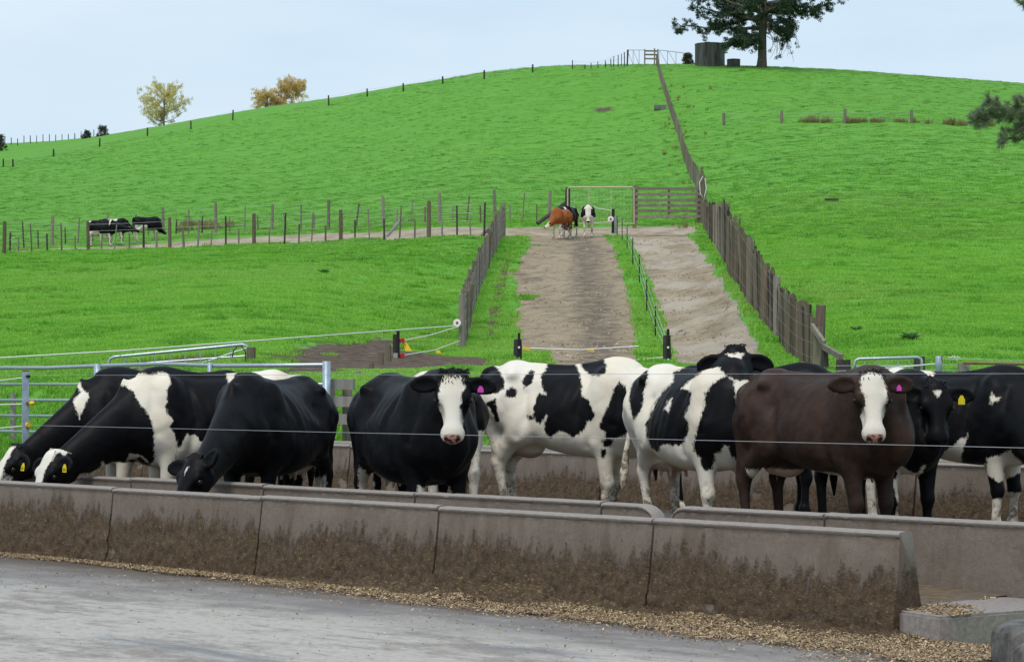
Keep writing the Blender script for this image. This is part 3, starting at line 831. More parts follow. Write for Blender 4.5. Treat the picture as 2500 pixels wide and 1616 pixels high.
# ---- tracks: edges sighted in the photo, kept as (column by distance)
class Lane:
    def __init__(s, left, right):
        def conv(pts):
            q = sorted((gpix(x, y)[1], x) for x, y in pts)
            return np.array([a for a, _ in q]), np.array([b for _, b in q])
        s.L = conv(left); s.R = conv(right)
        s.d0 = max(s.L[0][0], s.R[0][0]); s.d1 = min(s.L[0][-1], s.R[0][-1])
    def edges(s, d):
        return np.interp(d, *s.L), np.interp(d, *s.R)
    def sd(s, px, d):
        """approximate signed distance in metres, inside positive"""
        l, r = s.edges(d)
        k = d/FPX
        q = np.minimum((px-l)*k, (r-px)*k)
        return np.minimum(q, np.minimum(d-s.d0+1.0, s.d1-d))
LANE_L = Lane([(1262,897),(1268,860),(1268,800),(1263,740),(1256,690),(1268,640),(1290,605),(1298,585),(1262,566)],
              [(1560,897),(1556,860),(1550,800),(1536,720),(1516,650),(1500,600),(1482,582),(1456,566)])
LANE_R = Lane([(1652,897),(1640,860),(1625,800),(1600,720),(1570,650),(1546,600),(1530,572),(1525,556)],
              [(1878,897),(1862,870),(1822,790),(1782,720),(1742,650),(1706,600),(1682,575),(1694,556)])
RACE_FAR = [(-60,614),(150,604),(330,597),(560,580),(800,567),(1000,558),(1180,554),(1300,552),(1500,552),(1640,550),(1700,551)]
RACE_NEAR = [(-60,622),(150,613),(330,608),(560,598),(800,588),(1000,584),(1180,582),(1300,576),(1500,574),(1640,572),(1700,570)]
_rf = [gpix(x, y) for x, y in RACE_FAR]; _rn = [gpix(x, y) for x, y in RACE_NEAR]
_rfx = np.array([p[0] for p in RACE_FAR], float); _rfd = np.array([p.y for p in _rf]); _rnd = np.array([p.y for p in _rn])
def race_sd(px, d):
    f = np.interp(px, _rfx, _rfd); n_ = np.interp(px, _rfx, _rnd)
    return np.minimum(np.minimum(f-d, d-n_)*.8, np.minimum(px+40, 1700-px)*d/FPX)
def track_sd(px, d):
    return np.maximum(np.maximum(LANE_L.sd(px, d), LANE_R.sd(px, d)), race_sd(px, d))

def build_hill():
    cols = np.concatenate([np.linspace(-14000, -1000, 40), np.linspace(-900, 3400, 620), np.linspace(3500, 16000, 40)])
    rows = np.exp(np.linspace(math.log(19), math.log(900), 520))
    PX, D = np.meshgrid(cols, rows)
    X = (PX-1250)/FPX*D
    Z = ground_pd(PX.ravel(), D.ravel()).reshape(X.shape)
    # uneven turf
    rough = np.zeros_like(Z)
    for fx, fy, am, ph in ((.9, 1.7, .030, .3), (1.9, 2.6, .022, 1.7), (.31, .5, .07, 2.2), (3.1, 3.7, .014, .9)):
        rough += am*np.sin(X*fx+1.7*np.sin(D*fy*.43+ph))*np.sin(D*fy+1.3*np.sin(X*fx*.6+ph*2))
    calm = np.clip((D-32)/20, 0, 1)*np.clip((offs(X, D)-12)/6, 0, 1)
    tsd = track_sd(PX, D)
    edge = .12+.05*np.sin(X*2.3+D*1.1)*np.sin(D*1.9)+.03*np.sin(X*5.1)*np.sin(D*4.3+X)
    sink = np.clip((tsd+edge)/.35, 0, 1)
    Z2 = Z+rough*calm*(1-sink)-.16*sink
    V = np.stack([X, D, Z2], -1).reshape(-1, 3)
    r, c = X.shape
    i = np.arange(r*c).reshape(r, c)
    F = np.stack([i[:-1, :-1], i[:-1, 1:], i[1:, 1:], i[1:, :-1]], -1).reshape(-1, 4)
    keep = (offs(V[:, 0], V[:, 1]) > 8.4)
    F = F[keep[F].all(1)]
    me = np_mesh('pasture_hill', V, F, True)
    fattr(me, 'mud', mud_at(V[:, :2]))
    o = link_mesh('pasture_hill', me, M['pasture'])
    tag(o, kind='structure')
    return o
def mud_at(P):
    mud = np.zeros(len(P))
    for poly, s in MUD:
        mud = np.maximum(mud, np.clip(.5+poly_sd(P, poly)/s, 0, 1.45))
    return mud
def gxy(pts): return [tuple(gpix(x, y)[:2]) for x, y in pts]
MUD = [
  (gxy([(640,903),(600,875),(700,860),(790,838),(900,826),(1000,838),(1060,866),(1130,872),(1260,868),(1300,905),(1900,900),(1900,915),(640,915)]), 1.2),
  (gxy([(830,905),(880,860),(960,820),(1060,812),(1075,830),(1040,855),(1000,905)]), 3.0),
  (gxy([(0,905),(60,890),(200,892),(420,872),(640,860),(640,908)]), 5.0),
  (gxy([(1232,618),(1250,622),(1236,690),(1222,760),(1202,858),(1174,858),(1196,760),(1212,690)]), .30),
  (gxy([(1440,268),(1490,262),(1500,272),(1450,277)]), 3.0),
]
build_hill()

def dirt_mat():
    n = NT('track_dirt')
    u = n.attr('u'); side = n.attr('side')
    fine = n.noise(7, n.coords((1, .8, 1)), detail=6, rough=.75); mid = n.noise(.7, n.coords((1, .5, 1)), detail=5, rough=.65); grit = n.noise(30, detail=3)
    c = n.mix(n.ramp(fine, .28, .72), (.255, .188, .112), (.52, .42, .285))
    c = n.mix(n.ramp(grit, .5, .7, 0, .45), c, (.12, .092, .066))
    blot = n.noise(2.2, n.coords((1.0, .7, 1)), detail=6, rough=.72)
    c = n.mix(n.ramp(blot, .50, .64, 0, .8), c, (.165, .118, .072))
    uu = n.math('ADD', u, n.math('MULTIPLY', n.math('SUBTRACT', mid, .5), .45))
    band = n.math('MULTIPLY', n.ramp(uu, .42, .60), n.ramp(uu, .92, .72))
    dk = n.math('MULTIPLY', band, n.ramp(fine, .25, .55, .45, 1))
    c = n.mix(n.math('MULTIPLY', n.math('MULTIPLY', dk, n.ramp(blot, .36, .56, .25, 1)), n.ramp(side, 0, 1, 1.0, .25)), c, (.13, .098, .070))
    c = n.mix(n.ramp(n.math('MULTIPLY', mid, fine), .27, .36, 0, .75), c, (.10, .072, .05))
    pale = n.math('MULTIPLY', side, n.ramp(n.noise(.5, n.coords((1.6, .5, 1)), detail=4), .42, .6))
    c = n.mix(n.math('MULTIPLY', pale, .55), c, (.56, .49, .40))
    edge = n.math('MULTIPLY', side, n.ramp(uu, .93, 1.0))
    c = n.mix(n.math('MULTIPLY', edge, .6), c, (.36, .33, .30))
    n.set(Base_Color=c, Roughness=.85)
    n.bump(n.math('ADD', n.math('ADD', fine, n.math('MULTIPLY', grit, .4)), n.math('MULTIPLY', blot, 1.2)), .9, .10)
    M['track_dirt'] = n.m
dirt_mat()
def lane_mesh(name, lane, side, n=420, m=24, pad=.35):
    ds = np.exp(np.linspace(math.log(lane.d0-.5), math.log(lane.d1+.5), n))
    l, r = lane.edges(ds); k = pad*FPX/ds
    T = np.linspace(0, 1, m)
    PX = (l-k)[:, None]*(1-T)+(r+k)[:, None]*T
    D = np.repeat(ds[:, None], m, 1)
    Z = ground_pd(PX.ravel(), D.ravel()).reshape(D.shape)-.055+.018*np.sin(PX*D/FPX*3.1)*np.sin(D*2.3)+.02*np.sin(D*.9+PX*.02)
    X = (PX-1250)/FPX*D
    U = (PX-l[:, None])/(r-l)[:, None]
    V = np.stack([X, D, Z], -1).reshape(-1, 3)
    i = np.arange(n*m).reshape(n, m)
    F = np.stack([i[:-1, :-1], i[:-1, 1:], i[1:, 1:], i[1:, :-1]], -1).reshape(-1, 4)
    me = np_mesh(name, V, F, True); fattr(me, 'u', U.ravel()); fattr(me, 'side', np.full(n*m, side))
    tag(link_mesh(name, me, M['track_dirt']), kind='structure')
lane_mesh('cattle_track', LANE_L, 0.0)
lane_mesh('farm_track', LANE_R, 1.0)
def race_mesh():
    px = np.linspace(-55, 1698, 360); T = np.linspace(0, 1, 16)
    f = np.interp(px, _rfx, _rfd)+.4; n_ = np.interp(px, _rfx, _rnd)-.4
    D = n_[:, None]*(1-T)+f[:, None]*T; PX = np.repeat(px[:, None], 16, 1)
    Z = ground_pd(PX.ravel(), D.ravel()).reshape(D.shape)-.061
    V = np.stack([(PX-1250)/FPX*D, D, Z], -1).reshape(-1, 3)
    i = np.arange(360*16).reshape(360, 16)
    F = np.stack([i[:-1, :-1], i[1:, :-1], i[1:, 1:], i[:-1, 1:]], -1).reshape(-1, 4)
    me = np_mesh('race', V, F, True); fattr(me, 'u', np.full(len(V), .2)); fattr(me, 'side', np.full(len(V), .8))
    tag(link_mesh('race', me, M['track_dirt']), kind='structure')
race_mesh()

def track_stones():
    n = 26000
    t = rng.random(n); D = 41*(116/41)**t; PX = rng.uniform(1180, 1900, n)
    sd = np.maximum(LANE_L.sd(PX, D), LANE_R.sd(PX, D)); ok = (sd > .02)
    X = (PX-1250)/FPX*D
    keep = np.clip(.25+1.2*(np.sin(X*1.7+D*.3)*np.sin(D*.9+X*.8)*.5+.5)-.5, .08, 1)
    ok &= rng.random(n) < keep
    PX, D, X = PX[ok], D[ok], X[ok]; n = len(D)
    Z = ground_pd(PX, D)-.05
    r = .010+.040*rng.random(n)**3.2; a = rng.uniform(0, 6.283, n)
    P = np.stack([X, D, Z], 1); V = []
    for i in range(4):
        b = a+i*1.5708+rng.uniform(-.4, .4, n); q = r*rng.uniform(.7, 1.3, n)
        V.append(P+np.stack([np.cos(b)*q, np.sin(b)*q, -.01*np.ones(n)], 1))
    V.append(P+np.stack([rng.normal(0, .2, n)*r, rng.normal(0, .2, n)*r, r*rng.uniform(.4, .9, n)], 1))
    V = np.stack(V, 1).reshape(-1, 3); b = np.arange(n)*5
    F = np.concatenate([np.stack([b+i, b+(i+1) % 4, b+4], 1) for i in range(4)])
    me = np_mesh('track_stones', V, F); fattr(me, 'rv', np.repeat(rng.random(n), 5))
    nn = NT('stone'); q = nn.attr('rv'); nn.set(Base_Color=nn.mix(q, (.09, .065, .042), (.42, .34, .25)), Roughness=.9); M['stone'] = nn.m
    tag(link_mesh('track_stones', me, nn.m), 'stones and hoof-kicked clods strewn over both tracks', 'stones', kind='stuff')
track_stones()

# ---- grass: tufts set out over the pasture
def grass_mat(name, a, b, dry, patch=.5):
    n = NT(name)
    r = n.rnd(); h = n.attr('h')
    gp_ = n.t.nodes.new('ShaderNodeNewGeometry').outputs['Position']
    big = n.noise(.045, gp_, detail=4, rough=.6); mid = n.noise(.35, gp_, detail=4, rough=.6)
    c = n.mix(n.math('ADD', n.math('MULTIPLY', r, .45), n.ramp(mid, .3, .7, 0, .55)), a, b)
    c = n.mix(n.ramp(big, .48, .66, 0, patch), c, dry)
    c = n.mix(n.ramp(r, .95, .98, 0, .6), c, dry)
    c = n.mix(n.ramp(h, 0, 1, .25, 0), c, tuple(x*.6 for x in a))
    t = n.t
    tr = t.nodes.new('ShaderNodeBsdfTranslucent'); t.links.new(c, tr.inputs['Color'])
    mx = t.nodes.new('ShaderNodeMixShader'); mx.inputs[0].default_value = .45
    t.links.new(n.b.outputs[0], mx.inputs[1]); t.links.new(tr.outputs[0], mx.inputs[2]); t.links.new(mx.outputs[0], n.out.inputs['Surface'])
    n.set(Base_Color=c, Roughness=.6)
    n.b.inputs['Specular IOR Level'].default_value = .2
    M[name] = n.m
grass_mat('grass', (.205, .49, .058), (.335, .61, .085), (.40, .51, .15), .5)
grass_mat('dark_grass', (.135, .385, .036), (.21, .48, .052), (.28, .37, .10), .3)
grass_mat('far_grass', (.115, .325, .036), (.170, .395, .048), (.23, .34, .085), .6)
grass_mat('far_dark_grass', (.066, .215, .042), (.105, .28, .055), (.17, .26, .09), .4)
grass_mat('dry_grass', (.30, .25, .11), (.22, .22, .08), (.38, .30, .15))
def tuft_mesh(name, nb, rad, ht, wd, seed, mat):
    r = random.Random(seed); V = []; F = []; H = []
    for i in range(nb):
        a = r.uniform(0, 6.283); q = rad*math.sqrt(r.random()); x, y = q*math.cos(a), q*math.sin(a)
        hh = ht*r.uniform(.5, 1.15); b = r.uniform(0, 6.283); ln = r.uniform(.25, .9)*hh
        px, py = math.cos(b), math.sin(b); w = wd*r.uniform(.7, 1.3)
        i0 = len(V)
        V += [(x-py*w, y+px*w, -.02), (x+py*w, y-px*w, -.02), (x+px*ln*.35+py*w*.7, y+py*ln*.35-px*w*.7, hh*.65), (x+px*ln*.35-py*w*.7, y+py*ln*.35+px*w*.7, hh*.65), (x+px*ln, y+py*ln, hh)]
        H += [0, 0, .65, .65, 1]
        F += [(i0, i0+1, i0+2), (i0, i0+2, i0+3), (i0+3, i0+2, i0+4)]
    me = bpy.data.meshes.new(name); me.from_pydata(V, [], F); me.update(); fattr(me, 'h', H); me.materials.append(mat)
    return me
def scatter(name, pts, scl, protos, label_kind='stuff'):
    """one object of points; a node group sets a tuft on each"""
    me = bpy.data.meshes.new(name); me.vertices.add(len(pts)); me.vertices.foreach_set('co', np.asarray(pts, dtype=np.float32).ravel()); me.update()
    fattr(me, 'scl', scl)
    r2 = np.random.default_rng(len(pts))
    fattr(me, 'spin', r2.uniform(0, 6.283, len(pts)))
    a = me.attributes.new('pick', 'INT', 'POINT'); a.data.foreach_set('value', r2.integers(0, len(protos), len(pts)).astype(np.int32))
    o = link_mesh(name, me)
    col = bpy.data.collections.new(name+'_source')
    for i, pm in enumerate(protos):
        po = bpy.data.objects.new('%s_%02d' % (pm.name, i), pm); col.objects.link(po)
    ng = bpy.data.node_groups.new(name, 'GeometryNodeTree')
    ng.interface.new_socket('Geometry', in_out='INPUT', socket_type='NodeSocketGeometry')
    ng.interface.new_socket('Geometry', in_out='OUTPUT', socket_type='NodeSocketGeometry')
    N = ng.nodes; gi = N.new('NodeGroupInput'); go = N.new('NodeGroupOutput')
    ci = N.new('GeometryNodeCollectionInfo'); ci.inputs['Collection'].default_value = col
    ci.inputs['Separate Children'].default_value = True; ci.inputs['Reset Children'].default_value = True
    ip = N.new('GeometryNodeInstanceOnPoints'); ip.inputs['Pick Instance'].default_value = True
    def na(nm, ty):
        x = N.new('GeometryNodeInputNamedAttribute'); x.data_type = ty; x.inputs['Name'].default_value = nm; return x.outputs['Attribute']
    cx = N.new('ShaderNodeCombineXYZ'); ng.links.new(na('spin', 'FLOAT'), cx.inputs[2])
    er = N.new('FunctionNodeEulerToRotation'); ng.links.new(cx.outputs[0], er.inputs[0])
    ng.links.new(gi.outputs[0], ip.inputs['Points']); ng.links.new(ci.outputs[0], ip.inputs['Instance'])
    ng.links.new(na('pick', 'INT'), ip.inputs['Instance Index']); ng.links.new(er.outputs[0], ip.inputs['Rotation'])
    ng.links.new(na('scl', 'FLOAT'), ip.inputs['Scale']); ng.links.new(ip.outputs[0], go.inputs[0])
    md = o.modifiers.new('tufts', 'NODES'); md.node_group = ng
    return o
def vnoise(x, y, s, seed=0):
    """cheap smooth value noise 0..1"""
    x = x*s+seed*17.3; y = y*s+seed*9.1
    xi = np.floor(x).astype(np.int64); yi = np.floor(y).astype(np.int64); fx = x-xi; fy = y-yi
    fx = fx*fx*(3-2*fx); fy = fy*fy*(3-2*fy)
    def h(a, b):
        v = np.sin(a*127.1+b*311.7+seed*74.7)*43758.5453; return v-np.floor(v)
    return (h(xi, yi)*(1-fx)+h(xi+1, yi)*fx)*(1-fy)+(h(xi, yi+1)*(1-fx)+h(xi+1, yi+1)*fx)*fy
def grass_points(n, d0, d1, marg=480, pw=2.0):
    t = rng.random(n); D = (d0**(1-pw)+t*(d1**(1-pw)-d0**(1-pw)))**(1/(1-pw)) if pw != 1 else d0*(d1/d0)**t
    PX = rng.uniform(-marg, 2500+marg, n); X = (PX-1250)/FPX*D
    ok = (offs(X, D) > 10.2)
    sd = track_sd(PX, D)
    ok &= sd < (-.17-.22*(vnoise(X, D, 1.3, 3)-.5))
    ok |= (sd > 0) & (sd < .5) & (PX < 1420) & (vnoise(X, D, .5, 8) > .78) & (offs(X, D) > 10.2)
    mud = mud_at(np.stack([X, D], 1))+.9*(vnoise(X, D, .9, 5)-.5)+.9*(vnoise(X, D, 2.3, 15)-.5)
    ok &= mud < .66
    PX, D, X = PX[ok], D[ok], X[ok]
    Z = ground_pd(PX, D)
    calm = np.clip((D-32)/20, 0, 1)
    rough = np.zeros_like(Z)
    for fx, fy, am, ph in ((.9, 1.7, .030, .3), (1.9, 2.6, .022, 1.7), (.31, .5, .07, 2.2), (3.1, 3.7, .014, .9)):
        rough += am*np.sin(X*fx+1.7*np.sin(D*fy*.43+ph))*np.sin(D*fy+1.3*np.sin(X*fx*.6+ph*2))
    Z = Z+rough*calm*(sd[ok] < -.3)-.03*(sd[ok] > -.1)
    return np.stack([X, D, Z], 1), sd[ok]
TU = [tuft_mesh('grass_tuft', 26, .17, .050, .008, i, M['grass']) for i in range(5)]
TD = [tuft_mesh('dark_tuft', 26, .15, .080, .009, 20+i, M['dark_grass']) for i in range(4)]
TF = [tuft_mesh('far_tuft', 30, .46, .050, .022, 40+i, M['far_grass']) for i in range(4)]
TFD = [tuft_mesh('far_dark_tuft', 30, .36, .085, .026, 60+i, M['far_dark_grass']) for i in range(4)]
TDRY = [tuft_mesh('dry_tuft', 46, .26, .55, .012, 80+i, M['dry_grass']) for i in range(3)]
def lay_grass():
    p, sd = grass_points(GN[0], 26, 165, pw=1.75)
    fade = rng.random(len(p)) > np.clip((p[:, 1]-85)/75, 0, 1)
    p, sd = p[fade], sd[fade]
    big = vnoise(p[:, 0], p[:, 1], .7, 11)*.6+vnoise(p[:, 0], p[:, 1], 2.1, 12)*.4
    s = rng.uniform(.7, 1.2, len(p))*(1+.35*np.clip((sd+1.0)/.8, 0, 1))*np.interp(p[:, 1], [40, 130], [.95, 1.5])
    dk = (big > .64) & (rng.random(len(p)) < .35)
    tag(scatter('grass', p[~dk], s[~dk], TU), 'short bright green pasture grass on the near slopes', 'grass', kind='stuff')
    tag(scatter('grass', p[dk], s[dk]*1.1, TD), 'darker green grass clumps on the near slopes', 'grass', kind='stuff')
    p, sd = grass_points(GN[1], 90, 330, pw=1.4)
    big = vnoise(p[:, 0]*.45, p[:, 1]*1.0, .5, 21)*.6+vnoise(p[:, 0]*.6, p[:, 1], 1.3, 22)*.4
    s = rng.uniform(.6, 1.15, len(p))*np.interp(p[:, 1], [115, 300], [.7, 1.0])
    dk = (big > .66) & (rng.random(len(p)) < .22)
    tag(scatter('grass', p[~dk], s[~dk], TF), 'green pasture grass on the far hillside', 'grass', kind='stuff')
    tag(scatter('grass', p[dk], s[dk], TFD), 'dark grass clumps dotted over the far hillside', 'grass', kind='stuff')
GN = (185000, 58000)
lay_grass()

mb = MB()
mb.v += [(-2500, -2500, -.12), (2500, -2500, -.12), (2500, 2500, -.12), (-2500, 2500, -.12)]; mb.f.append((0, 1, 2, 3))
tag(mb.build('ground', M['pasture']), kind='structure')

# ---- lane and yard concrete (their own frame lies along the troughs)
def slab_mats():
    n = NT('lane_concrete')
    st = n.noise(.9, n.coords((.45, 1.2, 1)), detail=7, rough=.68)
    fine = n.noise(26, detail=6, rough=.75); mid = n.noise(3.2, n.coords((.5, 1.3, 1)), detail=6, rough=.7)
    c = n.mix(n.ramp(fine, .25, .8), (.30, .275, .245), (.48, .45, .41))
    dirty = n.ramp(n.math('ADD', n.math('MULTIPLY', st, .6), n.math('MULTIPLY', n.noise(7, n.coords((.45, 1.0, 1)), detail=6, rough=.78), .55)), .54, .64)
    c = n.mix(n.math('MULTIPLY', dirty, n.ramp(fine, .3, .62, .35, .95)), c, (.175, .148, .128))
    nearw = n.ramp(n.math('ADD', n.sep(n.coords(), 1), n.math('MULTIPLY', n.math('SUBTRACT', st, .5), 1.6)), -1.75, -.95)       # towards the trough the lane is fouled
    c = n.mix(n.math('MULTIPLY', nearw, n.ramp(mid, .3, .6, .55, .95)), c, (.165, .15, .145))
    foul = n.ramp(n.math('ADD', n.sep(n.coords(), 1), n.math('MULTIPLY', n.math('SUBTRACT', mid, .5), .5)), -.75, -.25)
    c = n.mix(n.math('MULTIPLY', foul, .8), c, (.085, .062, .045))
    c = n.mix(n.ramp(n.noise(16, n.coords((.6, 1.2, 1)), detail=3, rough=.8), .60, .68, 0, .7), c, (.10, .082, .068))
    wet = n.ramp(n.noise(.62, n.coords((.45, 1.9, 1)), detail=4, rough=.5), .56, .62)
    c = n.mix(n.math('MULTIPLY', wet, .5), c, (.15, .15, .165))
    n.set(Base_Color=c, Roughness=n.ramp(wet, 0, 1, .72, .16))
    n.b.inputs['Specular IOR Level'].default_value = .28
    n.bump(n.math('ADD', fine, n.math('MULTIPLY', mid, .8)), .25, .01)
    M['lane_concrete'] = n.m
    n = NT('yard_floor')
    f = n.noise(5, detail=6, rough=.7)
    n.set(Base_Color=n.mix(n.ramp(f, .3, .7), (.035, .026, .019), (.095, .075, .058)), Roughness=.5)
    n.bump(f, .6, .02); M['yard_floor'] = n.m
slab_mats()
def framed(name, mb, mat, **kw):
    o = mb.build(name, M[mat], **kw)
    o.location = (P0[0], P0[1], 0); o.rotation_euler = (0, 0, WANG)
    return o
def sheet(x0, x1, y0, y1, z, nx, ny, wob=0.0):
    m = MB()
    for j in range(ny+1):
        for i in range(nx+1):
            x = x0+(x1-x0)*i/nx; y = y0+(y1-y0)*j/ny
            m.v.append((x, y, z+wob*mnoise.noise(Vector((x*.6, y*.9, 0)))))
    for j in range(ny):
        for i in range(nx):
            a = j*(nx+1)+i; m.f.append((a, a+1, a+nx+2, a+nx+1))
    return m
tag(framed('lane', sheet(-40, 30, -26, .06, -.006, 90, 60, .008), 'lane_concrete', smooth=True), kind='structure')
tag(framed('yard_floor', sheet(-60, 40, 1.35, 8.2, 0.0, 60, 12, .01), 'yard_floor'), kind='structure')

# ---- precast concrete trough walls
def wall_mat():
    n = NT('trough_concrete')
    d = n.attr('dung'); lip = n.attr('lip')
    fine = n.noise(34, detail=6, rough=.75); grit = n.noise(110, detail=3); mid = n.noise(2.6, detail=5, rough=.65)
    run = n.noise(7, n.coords((1, 1, .18)), detail=4, rough=.6)
    c = n.mix(n.ramp(mid, .3, .7), (.120, .091, .072), (.182, .147, .120))
    c = n.mix(n.ramp(fine, .42, .75, 0, .75), c, (.205, .172, .145))
    c = n.mix(n.ramp(grit, .58, .70, 0, .55), c, (.07, .056, .05))
    c = n.mix(n.ramp(run, .52, .70, 0, .6), c, (.105, .072, .05))
    c = n.mix(n.math('MULTIPLY', lip, n.ramp(fine, .2, .7, .35, .9)), c, (.29, .262, .24))
    dn = n.math('ADD', d, n.math('ADD', n.math('MULTIPLY', n.math('SUBTRACT', n.noise(17, n.coords((1, 1, .35)), detail=6, rough=.75), .5), 1.5), n.math('MULTIPLY', n.math('SUBTRACT', fine, .5), .8)))
    dc = n.mix(n.ramp(n.noise(24, detail=5, rough=.7), .3, .72), (.036, .022, .013), (.135, .090, .052))
    dc = n.mix(n.ramp(n.noise(85, n.coords((.5, 1, 1)), detail=2), .62, .70, 0, .8), dc, (.24, .165, .085))
    film = n.ramp(d, .12, .75, 0, .55)
    c = n.mix(film, c, (.085, .060, .043))
    c = n.mix(n.ramp(dn, .40, .62), c, dc)
    n.set(Base_Color=c, Roughness=.82)
    n.bump(n.math('ADD', n.math('MULTIPLY', fine, .5), n.math('MULTIPLY', n.math('MULTIPLY', n.ramp(dn, .4, .7), n.noise(30, detail=5, rough=.75)), 2.4)), .7, .012)
    M['trough_concrete'] = n.m
wall_mat()

def wall_unit(root, s0, s1, off, flip, dung=1.0, h=.53, seed=0.0, dz=0.0, chamf=(0, 0), dline=.30, parent=None, res=.025):
    """one precast wall panel; its camera-side face lies at off (top edge set back)"""
    hh = h
    prof = []                                     # (off, z, lip, face)
    nf = max(4, int(hh/res))
    batter = .055
    for i in range(nf+1):
        z = -.01+(hh-.03+.01)*i/nf
        prof.append((batter*max(z, 0)/hh, z, 0.0, 1))
    for o_, z_, l_ in ((batter-.010, hh-.022, .2), (batter-.010, hh-.010, 1), (batter+.004, hh, 1), (batter+.05, hh+.004, 1), (batter+.095, hh, 1), (batter+.108, hh-.012, .6)):
        prof.append((o_, z_, l_, 0))
    for z in (hh*.75, hh*.5, hh*.25, -.01):
        prof.append((batter+.105+.10*(1-z/hh), z, 0, 2))
    ns = max(6, int((s1-s0)/res))
    V = []; D = []; Lp = []
    for i in range(ns+1):
        t = i/ns; s = s0+(s1-s0)*t
        e = min(t, 1-t)*(s1-s0)
        drop = 0.0
        if chamf[0] and s-s0 < chamf[0]: drop = (1-math.sqrt(max(0, 1-(1-(s-s0)/chamf[0])**2)))*chamf[0]*.75
        if chamf[1] and s1-s < chamf[1]: drop = (1-math.sqrt(max(0, 1-(1-(s1-s)/chamf[1])**2)))*chamf[1]*.75
        for o_, z_, l_, fc in prof:
            zz = z_*(1-drop/hh) if z_ > 0 else z_
            q = Vector((s*1.0+seed, zz*1.6, off*3.1))
            o2 = o_
            n1 = mnoise.fractal(Vector((s*1.3+seed, 3.1*off, .0)), .8, 2.0, 3)
            n2 = mnoise.noise(Vector((s*7, zz*3, off)))
            n3 = mnoise.noise(Vector((s*4.7+9+seed, zz*6.5, off*2)))
            fing = mnoise.noise(Vector((s*19+seed, zz*2.0, off+4)))*.045+mnoise.noise(Vector((s*41+seed, zz*4.0, off+7)))*.03
            line = dline+.09*n1+.02*n2+fing
            dg = dung*(.5+(line-zz)/.34)
            if n3 > .33 and zz < .20: dg -= (n3-.33)*(3.2+2.0*mnoise.noise(Vector((s*12, zz*10, off))))      # patches knocked clean
            if zz < .045: dg -= .35
            dg = max(0, min(1.25, dg)) if fc == 1 else (dung*max(0, min(1, .5+(line-zz)/.2)) if fc == 2 else .0)
            if fc == 1 and dg > .35:
                o2 -= (dg-.35)*(.014+.020*mnoise.noise(Vector((s*16, zz*15, off)))+.012*mnoise.noise(Vector((s*37, zz*34, off))))
            o2 += .0025*mnoise.noise(q*4)
            if e < .012: o2 += (.012-e)*(.5 if fc == 1 else 0)
            if fc == 0: zz -= .004*abs(mnoise.noise(Vector((s*14, off, 5))))+(.010*max(0, mnoise.noise(Vector((s*5.3, off, 8)))-.35))
            oo = off+(o2 if not flip else .26-o2)
            V.append((s, oo, zz+dz)); D.append(dg); Lp.append(l_)
    m = len(prof); F = []
    for i in range(ns):
        for j in range(m):
            j2 = (j+1) % m
            a, b, c, d = i*m+j, (i+1)*m+j, (i+1)*m+j2, i*m+j2
            F.append((a, b, c, d) if not flip else (a, d, c, b))
    name = 'wall_panel'
    me = bpy.data.meshes.new(name)
    caps = [tuple(range(m)), tuple(reversed(range(ns*m, ns*m+m)))]
    if not flip: caps = [tuple(reversed(c)) for c in caps]
    me.from_pydata(V, [], F+caps)
    me.polygons.foreach_set('use_smooth', [True]*(len(F))+[False, False])
    me.update()
    fattr(me, 'dung', D); fattr(me, 'lip', Lp)
    if hasattr(me, 'set_sharp_from_angle'): me.set_sharp_from_angle(angle=R(50))
    return link_mesh(name, me, M['trough_concrete'], root)

FT = empty('feed_trough', (P0[0], P0[1], 0), WANG); tag(FT, 'long dung caked concrete feed trough in front of the herd', 'feed trough')
RT = empty('feed_trough', (P0[0], P0[1], 0), WANG); tag(RT, 'second concrete feed trough behind the legs of the herd', 'feed trough')
FJ = [1.70, 0.0, -1.77, -3.50, -5.20, -6.95, -8.70]
for i in range(len(FJ)-1):
    wall_unit(FT, FJ[i+1]+.008, FJ[i]-.008, 0.0, False, 1.0, .53, i*7.3, random.uniform(-.006, .006), dline=.30 if i < 3 else .34)
IJ = [(-8.3, -6.56), (-6.54, -4.90), (-4.88, -3.24), (-3.22, -1.475), (-1.46, -1.00), (-.87, .31), (.325, 2.0), (2.015, 3.75), (3.77, 5.5)]
for i, (a, b) in enumerate(IJ):
    wall_unit(FT, a, b, 1.10, False, .25, .53, 50+i*3.1, random.uniform(-.008, .006), chamf=(.10 if i == 5 else 0, .16 if i == 4 else 0), dline=.12)
BJ = [-18.2, -16.2, -14.2, -12.2, -10.2, -8.2, -6.2, -4.25, -2.2, -.15, 1.85, 3.9, 5.9]
for i in range(len(BJ)-1):
    wall_unit(RT, BJ[i]+.012, BJ[i+1]-.012, 8.06, False, 1.0, .53, 90+i*2.7, random.uniform(-.006, .006), dline=.27, res=.04)
    wall_unit(RT, BJ[i]+.012, BJ[i+1]-.012, 9.05, True, .3, .53, 130+i*2.7, 0, dline=.2, res=.08)

